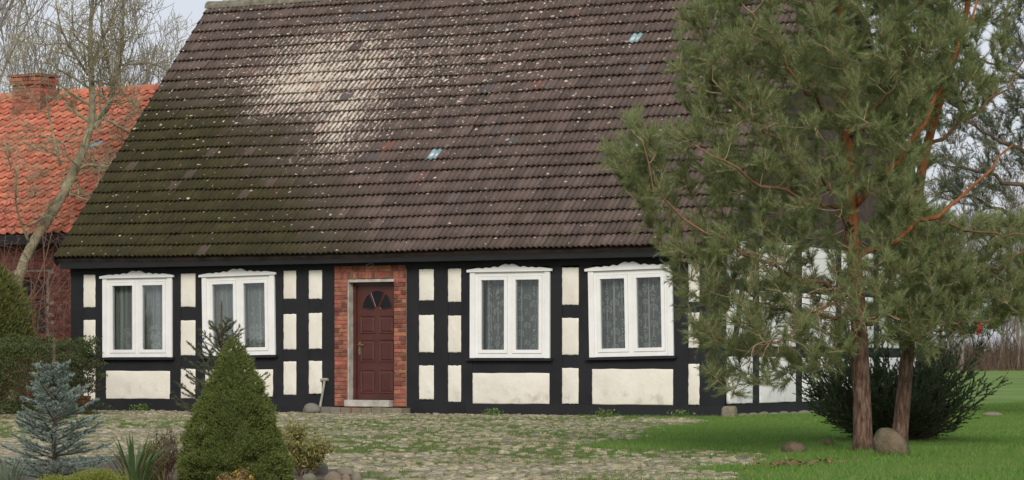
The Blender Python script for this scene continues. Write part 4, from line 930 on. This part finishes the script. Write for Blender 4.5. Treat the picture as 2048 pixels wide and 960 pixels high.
# -- tangled bare shrubs in front of the brick wall
def bare_shrub(px_, D, h_, n, label, seed, m='bark_red', minr=.0045, levels=2, spread=.45):
    gq = np.random.default_rng(seed); c = at(px_, HY, D); c[2] = gh(c[0], c[1]); t = thing('bare_shrub', c, label, 'shrub'); out = {}
    for k_ in range(n):
        d = nrm(np.array([gq.normal(0, spread), gq.normal(0, spread), 1.0])); grow(c + np.r_[gq.normal(0, .12, 2), 0], d, h_ * gq.uniform(.7, 1.1), .014 * h_ / 2, levels, gq, out, (4, 7), .5, .06, .35, .85, 7, .35)
    V, F = skel_mesh(out, minr); obj('stems', mesh('stems', V, F, M[m]), t)
bare_shrub(58, 52.5, 3.6, 7, 'tangled leafless shrub with reddish twigs before the brick wall window', 61); bare_shrub(-30, 52.5, 4.2, 7, 'tall leafless shrub with arching twigs behind the thuja', 62); bare_shrub(112, 53.2, 2.4, 3, 'thin leafless shrub against the brick wall by the house corner', 63, minr=.0035)

# -- hedge, thuja
gq = np.random.default_rng(71)
def leafy_volume(name, C, Rx, Ry, Rz, n, g, ll, lw_, box=True, upb=.3, shell=.35):
    """leaves near the surface of a rounded box or egg"""
    if box:
        q_ = g.uniform(-1, 1, (n, 3)); ax = g.integers(0, 3, n); s = np.sign(q_[np.arange(n), ax]); q_[np.arange(n), ax] = s * (1 - shell * g.random(n) ** 1.6)
    else: q_ = nrm(g.normal(size=(n, 3))) * (1 - shell * g.random((n, 1)) ** 1.4)
    N = nrm(q_ + g.normal(0, .35, (n, 3))); lump = 1 + .32 * (vn(q_[:, 0] * Rx + q_[:, 2] * 2, q_[:, 1] * Ry + q_[:, 2] * Rz, .28, 3) - .5) * 2
    P = C + q_ * lump[:, None] * np.array([Rx, Ry, Rz]); D = nrm(N * .7 + g.normal(0, .6, (n, 3)) + [0, 0, upb])
    return leaves(P, D, N, ll * g.uniform(.7, 1.3, n), lw_ * g.uniform(.7, 1.3, n))
def frame(V, c, ang):                             # local x,y turned about z
    R_ = np.array([[math.cos(ang), -math.sin(ang), 0], [math.sin(ang), math.cos(ang), 0], [0, 0, 1]]); return V @ R_.T + c
hc = at(25, 833, 46.6); hc[2] = 0
hedge = thing('hedge', hc, 'dark green small-leaved hedge with brown gaps left of the house', 'hedge')
V, F = leafy_volume('foliage', np.array([0, 0, .61]), 1.30, .45, .60, 34000, gq, .042, .022); hole = vn(V.reshape(-1, 4, 3)[:, 0, 0] * 1.0, V.reshape(-1, 4, 3)[:, 0, 2], .22, 5) > .74
kp = ~(hole & (gq.random(len(hole)) < .75)); idx = np.where(kp)[0]; V4 = V.reshape(-1, 4, 3)[idx]; i = np.arange(len(idx))[:, None] * 4
obj('foliage', mesh('foliage', frame(V4.reshape(-1, 3), hc, TH), np.concatenate([i + [0, 1, 2], i + [0, 2, 3]]), M['hedge']), hedge)
out = {}
for xx in np.linspace(-1.2, 1.2, 16): grow(np.array([xx, 0, 0]), np.array([gq.normal(0, .2), gq.normal(0, .2), 1.0]), 1.0, .012, 2, gq, out, (5, 8), .5, .1, .3, .9, 6, .4)
V, F = skel_mesh(out, .003); obj('stems', mesh('stems', frame(V, hc, TH), F, M['bark_brown']), hedge)
tcn = at(-14, 800, 49.0); tcn[2] = 0; thuja = thing('thuja_bush', tcn, 'yellow-green rounded thuja behind the hedge', 'bush')
n = 26000; q_ = nrm(gq.normal(size=(n, 3))) * (1.06 - .5 * gq.random((n, 1)) ** 1.1); zz = q_[:, 2]; P = np.c_[q_[:, 0] * .60, q_[:, 1] * .6, 1.35 + zz * 1.22]; P[:, :2] *= (1 - .25 * np.clip(zz, 0, 1))[:, None] * (1 + .8 * (vn(P[:, 0] * 3 + P[:, 2], P[:, 1] * 3 + P[:, 2] * .6, .30, 2) - .5))[:, None]
V, F = leaves(P, nrm(np.c_[q_[:, :2] * .8, np.abs(zz) * .2 + .7] + gq.normal(0, .35, (n, 3))), nrm(q_ + gq.normal(0, .4, (n, 3))), gq.uniform(.06, .14, n), gq.uniform(.014, .026, n)); obj('foliage', mesh('foliage', V + tcn, F, M['thuja']), thuja)
mb = MB(); mb.tube([tcn, tcn + [0, 0, 1.0], tcn + [.02, 0, 2.0]], [.05, .035, .012], 7); mb.build('trunk', M['bark_brown'], thuja)

# -- spruces
def spruce(px_, D, h_, wid, label, m, seed, tiers, per, nl, nw, nn, up=.05, leader=.2, side=7, droop=.0, bot=.06, twl=.5, zlift=0, top=.07):
    gs_ = np.random.default_rng(seed); c = at(px_, HY, D); c[2] = gh(c[0], c[1]) + zlift; t = thing('spruce', c, label, 'tree')
    mb = MB(); mb.tube([c - [0, 0, .1], c + [0, 0, h_ * .5], c + [0, 0, h_]], [h_ * .022, h_ * .014, .007], 7); mb.build('trunk', M['bark_brown'], t)
    TP, TD, TL = [c + [0, 0, h_ * (1 - leader)]], [np.array([0, 0, 1.0])], [h_ * leader]; BP, BR = [], []
    for ti in range(tiers):
        f = ti / (tiers - 1); z = h_ * (bot + (1 - leader - bot) * f); Lb = wid * (1 - f) ** .85 + top * h_ * (.4 + .6 * f)
        nb = per if f < .7 else per - 2
        for k_ in range(nb):
            a = 2 * math.pi * (k_ + gs_.uniform(-.3, .3)) / nb + ti * .7; d = np.array([math.cos(a), math.sin(a), up + .45 * f + gs_.normal(0, .08)]); d = nrm(d); L = Lb * gs_.uniform(.78, 1.15); p = c + [0, 0, z + gs_.normal(0, .015)]
            s = np.linspace(0, 1, 5)[:, None]; P = p + d * L * s + np.array([0, 0, 1.0]) * (-droop * L * s + (droop + .10) * L * s ** 2); BP.append(P); BR.append(np.linspace(.007, .002, 5) * h_)
            for s0 in range(4): seg = P[s0 + 1] - P[s0]; TP.append(P[s0]); TD.append(nrm(seg)); TL.append(np.linalg.norm(seg))
            for q2 in range(side):
                tt = .2 + .78 * (q2 + gs_.random()) / side; i = min(int(tt * 4), 3); pos = P[i] + (P[i + 1] - P[i]) * (tt * 4 - i); ax = nrm(P[i + 1] - P[i]); sd_ = nrm(np.cross(ax, [0, 0, 1.0])) * (1 if q2 % 2 else -1)
                dd = nrm(ax * .75 + sd_ * gs_.uniform(.6, .9) + [0, 0, gs_.normal(.05, .1)]); TP.append(pos); TD.append(dd); TL.append(L * twl * (1.05 - tt) * gs_.uniform(.8, 1.2) + .03)
    TP, TD, TL = np.array(TP), np.array(TD), np.array(TL); V, F = tubes(np.array(BP), np.array(BR), 4); V2, F2 = tubes(np.stack([TP, TP + TD * TL[:, None]], 1), np.stack([np.full(len(TP), .0028), np.full(len(TP), .0016)], 1), 3); mb = MB(); mb.add(V, F); mb.add(V2, F2); mb.build('branches', M['bark_brown'], t)
    reps = np.maximum(1, np.round(TL / .06)).astype(int); P_, D_, L_ = [], [], []
    for p, d, L, k_ in zip(TP, TD, TL, reps):
        for j in range(k_): P_.append(p + d * L * j / k_); D_.append(d); L_.append(L / k_)
    V, F = twig_needles(np.array(P_), np.array(D_), np.array(L_), nn, nl, nw, gs_, .75, 1.0, 0.0, .25); obj('crown', mesh('crown', V, F, m), t)
    return t
spruce(108, 19.3, 1.05, .36, 'young silvery blue spruce with a bare upright leader', M['blue'], 81, 10, 8, .018, .0056, 60, .10, .24, 7, .04, .08, .46, top=.13)
spruce(443, 24.0, 1.40, .42, 'dark green young spruce with spiky top behind the clipped cone spruce', M['spruce'], 82, 7, 7, .024, .0050, 34, .42, .22, 5, .0, .22, .45, top=.13)
# dwarf cone spruce: dense short twiglets on a lumpy cone
gd = np.random.default_rng(83); c = at(468, HY, 19.2); c[2] = gh(c[0], c[1]); H = 1.03; cone = thing('cone_spruce', c, 'dense bright green cone-shaped dwarf spruce in the garden bed', 'tree')
n = 22000; f = 1 - np.sqrt(gd.random(n)) ; f = np.clip(f, 0, .995); a = gd.uniform(0, 2 * math.pi, n)
prof = np.interp(f, [0, .06, .2, .45, .7, .88, 1.0], [.31, .345, .325, .245, .158, .075, .008]); lump = 1 + .42 * (vn(a * .9 + 10, f * H * 3, .30, 4) - .5) + .34 * (vn(a * 1.0 + 3, f * H * 3.3, .15, 6) - .5) + .16 * (vn(a * 1.3 + 7, f * H * 4, .07, 9) - .5)
r = prof * lump * (1 - .13 * gd.random(n) ** 2); P = np.c_[r * np.cos(a), r * np.sin(a), f * H + .03 + gd.normal(0, .008, n)] + c; D = nrm(np.c_[np.cos(a), np.sin(a), np.full(n, .75)] + gd.normal(0, .38, (n, 3)))
V, F = twig_needles(P, D, gd.uniform(.014, .03, n), 12, .014, .0044, gd, .5, .95); obj('crown', mesh('crown', V, F, M['dwarf']), cone)
i = np.arange(15); ff = np.linspace(0, 1, 15); mb = MB(); mb.tube(np.c_[np.zeros(15), np.zeros(15), ff * H * .97 + .03] + c, np.interp(ff, [0, .06, .2, .45, .7, .88, 1.0], [.24, .27, .25, .18, .105, .035, .004]), 16); mb.build('inner_twigs', M['hedge'], cone, True)
mb = MB(); mb.tube([c, c + [0, 0, .2]], [.03, .025], 7); mb.build('trunk', M['bark_brown'], cone)

# -- garden bed shrubs
gv = np.random.default_rng(91)
def leafy_shrub(px_, D, h_, w_, n, label, m, ll, lw_, seed, name='shrub', stems=8, hmin=.15, levels=1):
    gg = np.random.default_rng(seed); c = at(px_, HY, D); c[2] = gh(c[0], c[1]); t = thing(name, c, label, 'shrub'); out = {}
    for k_ in range(stems): grow(c + np.r_[gg.normal(0, w_ * .12, 2), 0], nrm(np.array([gg.normal(0, w_ / h_ * .55), gg.normal(0, w_ / h_ * .55), 1.0])), h_ * gg.uniform(.55, 1.0), .006, levels, gg, out, (5, 8), .42, .12, .2, .9, 6, .4)
    V, F = skel_mesh(out, .0022); obj('stems', mesh('stems', V, F, M['bark_brown']), t)
    if n:
        PP = np.concatenate([np.array([a for a, _ in L]).reshape(-1, 3) for L in out.values()]); PP = PP[PP[:, 2] > c[2] + h_ * hmin]; s = gg.integers(0, len(PP), n); P = PP[s] + gg.normal(0, .012, (n, 3)); D_ = nrm(gg.normal(size=(n, 3)) + [0, 0, .4]); V, F = leaves(P, D_, nrm(gg.normal(size=(n, 3)) + [0, 0, 1.2]), ll * gg.uniform(.6, 1.3, n), lw_ * gg.uniform(.6, 1.3, n)); obj('foliage', mesh('foliage', V, F, m), t)
    return t
leafy_shrub(602, 21.2, .46, .32, 4200, 'sprawling yellow-variegated shrub beside the cone spruce', M['varieg'], .034, .015, 92, stems=16)
leafy_shrub(330, 20.3, .38, .20, 90, 'nearly leafless reddish twiggy shrub between the two spruces', M['orange'], .02, .01, 93, stems=14, levels=2)
leafy_shrub(470, 18.6, .19, .34, 900, 'rusty low plants at the foot of the cone spruce', M['orange'], .024, .012, 94, stems=14)
def tuft(px_, D, h_, n, label, m, seed, wl=.022, spread=.75):
    gg = np.random.default_rng(seed); c = at(px_, HY, D); c[2] = gh(c[0], c[1]); k = 7; V = []; 
    t = thing('strap_leaf_plant', c, label, 'plant')
    for q2 in range(n):
        a = gg.uniform(0, 6.28); s = np.linspace(0, 1, k); L = h_ * gg.uniform(.75, 1.35); b_ = gg.uniform(.25, 1.0) * spread; out_ = np.array([math.cos(a), math.sin(a), 0]); r0 = gg.uniform(0, .07)
        P = out_ * (r0 + L * b_ * s[:, None] ** 1.5) + np.array([0, 0, 1.0]) * (L * (s - .42 * b_ * s ** 3))[:, None]; wv = np.array([-math.sin(a), math.cos(a), 0]) * (wl * np.array([.7, 1, 1, .9, .7, .4, .04]) * gg.uniform(.7, 1.2))[:, None] * .5
        lift = np.array([0, 0, .25]) * np.abs(wv).sum(1)[:, None]; V = np.concatenate([P - wv + lift, P, P + wv + lift]) + c; i = np.arange(k - 1); F = np.concatenate([np.stack([i, i + 1, i + 1 + k, i + k], -1), np.stack([i + k, i + 1 + k, i + 1 + 2*k, i + 2*k], -1)])
        obj('leaf', mesh('leaf', V, F, m, True), t)
tuft(268, 18.6, .38, 75, 'clump of arching dark green strap leaves before the twiggy shrub', M['strap'], 95); tuft(20, 18.3, .24, 60, 'grey-green strap-leaved clump below the blue spruce', M['greyleaf'], 96, .014, .6)
def mound(px_, D, h_, w_, n, label, m, seed, name='low_conifer'):
    gg = np.random.default_rng(seed); c = at(px_, HY, D); c[2] = gh(c[0], c[1]); q_ = nrm(gg.normal(size=(n, 3))); q_[:, 2] = np.abs(q_[:, 2]); P = q_ * np.array([w_, w_, h_]) * (1 - .35 * gg.random((n, 1)) ** 1.5) * (1 + .3 * (vn(q_[:, 0] * 2 + 5, q_[:, 1] * 2 + q_[:, 2], .3, 2) - .5))[:, None] + c
    t = thing(name, c, label, 'bush'); V, F = twig_needles(P, nrm(q_ + gg.normal(0, .4, (n, 3)) + [0, 0, .5]), gg.uniform(.03, .06, n), 9, .014, .005, gg, .4, .8); obj('foliage', mesh('foliage', V, F, m), t)
    mb = MB(); mb.tube([c, c + [0, 0, h_ * .6]], [.012, .006], 6); mb.build('stem', M['bark_brown'], t)
mound(190, 18.0, .16, .24, 3500, 'bright yellow-green low conifer in front of the blue spruce', M['lime'], 97); mound(303, 20.6, .24, .09, 1600, 'small yellow-green upright conifer behind the strap-leaf clump', M['lime'], 98); mound(105, 17.9, .13, .15, 1500, 'small yellow-green heather cushion at the foot of the blue spruce', M['lime'], 99)
for k_, (px_, D, lab) in enumerate(((1365, 43.5, 'leafy weed growing at the wall foot under the pine-side window'), (985, 44.6, 'small weed at the wall foot by the window near the door'), (283, 49.4, 'small weed at the wall foot under the mossy-end window'), (1210, 43.9, 'small weed at the wall foot between the two pine-side windows'))):
    gg = np.random.default_rng(200 + k_); c = at(px_, HY, D); c[2] = 0; c[1] = min(c[1], -.12); n = 120; P = c + np.c_[gg.normal(0, .09, (n, 2)) * [1, .5], gg.uniform(0, .12, n)]; V, F = leaves(P, nrm(gg.normal(size=(n, 3)) + [0, 0, .6]), nrm(gg.normal(size=(n, 3)) + [0, -1, 1]), gg.uniform(.03, .07, n), gg.uniform(.015, .03, n)); t = thing('weed', c, lab, 'weed', 'weeds along the wall foot'); stuff(obj('leaves', mesh('leaves', V, F, M['weed']), t))

# -- juniper behind the pines
gj = np.random.default_rng(111); jc = onZ(1765, 888); jc = at(1790, HY, 30.5); jc[2] = 0; jun = thing('juniper', jc, 'wide dark green juniper with reaching sprays behind the pine trunks', 'bush')
TP, TD, TL, BP = [], [], [], []
for k_ in range(210):
    a = gj.uniform(0, 6.28); el = gj.uniform(.18, 1.25); L = gj.uniform(.45, .95) * (.55 + .9 * vn(a * 1.3, el * 2, .6, 3)) * (1.12 - .22 * (el - .6) ** 2)
    dr = RT * math.cos(a) + FW * math.sin(a) * .75; d = nrm(dr * math.cos(el) + UP * math.sin(el)); s = np.linspace(0, 1, 7)[:, None]; p = jc + dr * gj.uniform(0, .25); P = p + d * L * s + np.array([0, 0, .25]) * L * s ** 2 + dr * .1 * L * s; BP.append(P)
    for q2 in range(26):
        tt = .18 + .82 * gj.random(); i = min(int(tt * 6), 5); pos = P[i] + (P[i + 1] - P[i]) * (tt * 6 - i); ax = nrm(P[i + 1] - P[i]); TP.append(pos); TD.append(nrm(ax * .9 + perp(ax[None], gj)[0] * .65 + [0, 0, .15])); TL.append(gj.uniform(.07, .2))
TP, TD, TL = np.array(TP), np.array(TD), np.array(TL); V, F = tubes(np.array(BP), np.tile(np.linspace(.016, .003, 7), (len(BP), 1)), 4); obj('branches', mesh('branches', V, F, M['bark_brown']), jun)
V, F = twig_needles(TP, TD, TL, 26, .032, .012, gj, .35, .7); obj('foliage', mesh('foliage', V, F, M['juniper']), jun)

# -- pines
def pine(label, D, trunk, rads, limbs, poly, ncl, depth, m, seed, thin=None, nn=46, nl=.060, nw=.0044, bare=0, barebox=None, tl=(.09, .20), tw_n=(8, 12), bark=None):
    gp = np.random.default_rng(seed); bark = bark or M['bark_pine']
    base = at(trunk[0][0], HY, D); base[2] = gh(base[0], base[1]); t = thing('pine_tree', base, label, 'tree')
    tp = spline(np.r_[[base - [0, 0, .06]], [at(x, y, D) for x, y in trunk[1:]]], 26); tr_ = np.interp(np.linspace(0, 1, 26), np.linspace(0, 1, len(rads)), rads); tr_[0] *= 1.18
    mb = MB(); mb.tube(tp, tr_, 12); mb.build('trunk', bark, t, True)
    N, NR_ = [tp[8:]], [tr_[8:]]
    for pts, r, dz in limbs:
        P = spline([at(x, y, D + z) for (x, y), z in zip(pts, dz)], 14); P[1:-1] += gp.normal(0, .026, (12, 3)); R = np.linspace(r, r * .3, 14); mb = MB(); mb.tube(P, R, 8); mb.build('branch', bark if r > .031 else M['bark_limb'], t, True); N.append(P[2:]); NR_.append(R[2:])
    N = np.concatenate(N); NR_ = np.concatenate(NR_)
    # targets inside the crown's volume
    T = []; xs_ = [p[0] for p in poly]; ys_ = [p[1] for p in poly]; pa = np.array(poly, float)
    while len(T) < ncl:
        x, y = gp.uniform(min(xs_), max(xs_)), gp.uniform(min(ys_), max(ys_))
        if not inpoly(np.array(x), np.array(y), pa): continue
        if thin and gp.random() > thin(x, y): continue
        T.append(at(x, y, D + depth(x, y) * gp.uniform(-1, 1)))
    T = np.array(T); ax = np.array([np.linalg.norm((q_ - tp)[:, :2], axis=1).min() + .3 * np.linalg.norm(q_ - tp, axis=1).min() for q_ in T]); T = T[np.argsort(ax)]
    BP, BR, TP, TD, TL = [], [], [], [], []
    for q_ in T:
        d = q_ - N; dist = np.linalg.norm(d, axis=1); cost = dist + .9 * np.clip(N[:, 2] - q_[2] + .05, 0, None) + .25 * np.clip(-d[:, 2] - .8 * 0, 0, None); i = int(np.argmin(cost)); p = N[i]; L = dist[i]
        if L < .06: continue
        s = np.linspace(0, 1, 6)[:, None]; hz = d[i] * [1, 1, .0]; mid = p + d[i] * .5 + hz * .12 + np.array([0, 0, -.10 * L]) + gp.normal(0, .05 * L, 3); P = (1 - s) ** 2 * p + 2 * s * (1 - s) * mid + s ** 2 * q_
        r = min(NR_[i] * .6, .0045 + .010 * L); R = np.linspace(r, .0032, 6); BP.append(P); BR.append(R); N = np.concatenate([N, P[2:]]); NR_ = np.concatenate([NR_, R[2:]])
        e = nrm(P[-1] - P[-2])
        for k_ in range(int(gp.integers(*tw_n))):
            u = 1 - .45 * gp.random() ** 1.2 if k_ else 1.0; pos = P[0] + 0; ii = min(int(u * 5), 4); pos = P[ii] + (P[ii + 1] - P[ii]) * (u * 5 - ii)
            dd = nrm(e * .8 + gp.normal(0, .55, 3) + [0, 0, .38]); TP.append(pos); TD.append(dd); TL.append(gp.uniform(*tl))
    TP, TD, TL = np.array(TP), np.array(TD), np.array(TL); mb = MB(); V, F = tubes(np.array(BP), np.array(BR), 3); mb.add(V, F); V, F = tubes(np.stack([TP, TP + TD * TL[:, None]], 1), np.stack([np.full(len(TP), .004), np.full(len(TP), .0022)], 1), 3); mb.add(V, F)
    if bare:
        x0b, x1b, y0b, y1b = barebox; qx, qy, qz = project(N[:, 0], N[:, 1], N[:, 2]); ok = np.where((qx > x0b) & (qx < x1b) & (qy > y0b) & (qy < y1b) & (qz < D + .2) & (NR_ > .004))[0]
        P0 = N[gp.choice(ok, bare)]; a = gp.uniform(0, 6.28, bare); L = gp.uniform(.12, .38, bare); s = np.linspace(0, 1, 8)
        dv = np.stack([np.cos(a), np.sin(a), 0 * a], 1); P = P0[:, None] + dv[:, None] * (s[None] * L[:, None])[..., None] + np.array([0, 0, 1.0]) * ((.35 * s - .9 * s ** 2)[None] * L[:, None] * gp.uniform(.3, 1.2, bare)[:, None])[..., None] + np.cumsum(gp.normal(0, .007, (bare, 8, 3)) * (s > 0)[None, :, None], axis=1); V, F = tubes(P, np.tile(np.linspace(.0058, .0028, 8), (bare, 1)), 4); mb.add(V, F)
    mb.build('twigs', M['bark_twig'], t)

    V, F = twig_needles(TP, TD, TL, nn, nl, nw, gp, .42, .95, .05); obj('crown', mesh('crown', V, F, m), t)
    return t, len(TP)
L1 = [([(1702, 410), (1640, 365), (1550, 275), (1480, 210), (1425, 160)], .030, [0, -.2, -.45, -.6, -.7]), ([(1696, 262), (1640, 210), (1585, 145), (1540, 85), (1505, 25)], .028, [0, -.25, -.5, -.6, -.6]), ([(1690, 190), (1665, 105), (1640, 50), (1615, -10)], .026, [0, .2, .4, .5]),
      ([(1703, 420), (1610, 395), (1536, 368), (1450, 330), (1390, 290)], .026, [0, -.5, -.8, -1.0, -1.1]), ([(1715, 610), (1600, 556), (1510, 515), (1440, 475), (1345, 440), (1300, 370), (1285, 280)], .022, [0, -.4, -.6, -.6, -.5, -.5, -.5]),
      ([(1708, 520), (1786, 478), (1900, 420), (1965, 350), (2025, 290)], .034, [0, .1, .3, .5, .6]), ([(1702, 420), (1786, 322), (1856, 245), (1916, 105), (1955, 0)], .036, [0, -.3, -.4, -.5, -.5]), ([(1694, 280), (1736, 238), (1775, 190), (1810, 100)], .022, [0, -.3, -.6, -.8]),
      ([(1716, 640), (1640, 640), (1560, 615), (1475, 600), (1420, 560)], .022, [0, .2, .3, .3, .2]), ([(1712, 590), (1660, 610), (1600, 650), (1520, 690)], .018, [0, -.6, -.9, -1.1]), ([(1706, 480), (1700, 450), (1690, 440), (1670, 430)], .025, [0, -.5, -1.0, -1.4]), ([(1716, 660), (1740, 640), (1770, 630), (1800, 640)], .018, [0, -.5, -.8, -1.0]), ([(1698, 330), (1700, 290), (1690, 260), (1680, 200)], .025, [0, .6, 1.0, 1.3])]
poly1 = [(1675, -340), (1560, -270), (1450, -170), (1385, -60), (1352, 60), (1345, 130), (1372, 200), (1385, 262), (1330, 245), (1262, 235), (1222, 300), (1232, 375), (1268, 400), (1282, 458), (1322, 490), (1335, 560), (1375, 640), (1402, 740), (1470, 795), (1540, 792), (1600, 760), (1700, 720), (1765, 690), (1810, 600), (1820, 380), (1840, 240), (1940, 80), (1945, -60), (1880, -200), (1780, -300)]
thin1 = lambda x, y: (.72 if y < -40 else 1) * (1.0 if y < 470 else .85) * (.5 if (1330 < x < 1420 and 240 < y < 420) else 1) * (1.0 if x < 1345 else .8) * (.45 if (1630 < x < 1770 and 380 < y < 560) else 1)
pine('tall reddish-barked pine with thicker straight trunk beside the boulder', 26.7, [(1727, 905), (1722, 740), (1716, 600), (1706, 500), (1702, 410), (1696, 300), (1690, 190), (1684, 60), (1680, -60), (1678, -180), (1676, -300)], [.100, .088, .080, .074, .070, .058, .048, .036, .028, .020, .010], L1, poly1, 1430, lambda x, y: .25 + 1.25 * max(0, 1 - abs(x - 1690) / 520), M['pine'], 121, thin1, bare=110, barebox=(1440, 1720, 480, 700))
L2 = [([(1826, 640), (1896, 585), (1976, 545), (2060, 500)], .030, [0, -.3, -.5, -.6]), ([(1828, 560), (1900, 560), (1960, 575), (2030, 590)], .022, [0, .4, .7, .9]), ([(1832, 420), (1900, 460), (1980, 470), (2060, 470)], .022, [0, -.6, -1.0, -1.2]), ([(1850, 300), (1930, 240), (2010, 180), (2060, 100)], .022, [0, .2, .4, .6]), ([(1824, 600), (1800, 560), (1775, 540), (1750, 520)], .02, [0, .6, 1.0, 1.3]), ([(1818, 680), (1870, 665), (1930, 650), (1980, 640)], .018, [0, -.4, -.7, -.9])]
poly2 = [(1950, -300), (1850, -200), (1770, -60), (1760, 250), (1770, 500), (1780, 680), (1840, 715), (1900, 680), (1985, 655), (2110, 610), (2130, 425), (2000, 440), (1900, 450), (1862, 400), (1858, 260), (1950, 235), (2005, 165), (2015, 40), (2075, -60), (2040, -220)]
pine('leaning pine with slimmer trunk rising behind the boulder', 27.9, [(1796, 893), (1812, 740), (1824, 600), (1828, 480), (1832, 400), (1850, 300), (1880, 200), (1915, 100), (1948, -40), (1955, -260)], [.088, .074, .066, .058, .052, .044, .036, .028, .02, .008], L2, poly2, 860, lambda x, y: .25 + 1.1 * max(0, 1 - abs(x - 1850) / 380), M['pine'], 122, lambda x, y: .6 if y < -40 else 1.0 if y > 425 else (.75 if x < 1880 else .5), bare=70, barebox=(1800, 1960, 520, 680))
L3 = [([(2120, 420), (2040, 370), (1960, 345), (1890, 330)], .05, [0, -.3, -.5, -.6]), ([(2115, 330), (2040, 300), (1960, 260), (1900, 225)], .045, [0, -.3, -.5, -.6]), ([(2120, 500), (2040, 440), (1960, 400), (1880, 385)], .045, [0, .3, .5, .6]), ([(2112, 200), (2060, 160), (2000, 140), (1950, 110)], .04, [0, .3, .5, .6])]
poly3 = [(1850, 200), (1880, 100), (1990, 150), (2010, 40), (2060, -120), (2110, -260), (2180, -120), (2260, 60), (2340, 300), (2300, 500), (2130, 560), (2000, 435), (1880, 425), (1850, 330)]
pine('dark green pine standing farther off behind the two reddish pines', 44.0, [(2120, 850), (2120, 600), (2118, 400), (2110, 200), (2105, 0), (2108, -220)], [.15, .12, .10, .07, .04, .015], L3, poly3, 620, lambda x, y: .9, M['pine_far'], 123, None, nn=30, nl=.075, nw=.007, tl=(.15, .32), bark=M['bark_brown'])
b = MB(); c = at(1957, 650, 27.0); A = np.linspace(0, 1, 9); P = np.c_[.012 * np.sin(A * 5), .01 * np.cos(A * 7), -.10 * A] + c; V = np.concatenate([P - [.016, 0, 0], P + [.018, .01, .012]]); i = np.arange(8); V = np.concatenate([V, V + [.004, .012, 0]]); b.add(V, [np.stack([i, i + 1, i + 10, i + 9], -1), np.stack([i + 18, i + 27, i + 28, i + 19], -1)])
tag(b.build('red_ribbon', M['redcloth'], None, True), 'small red ribbon hanging from the leaning pine branch', 'ribbon')
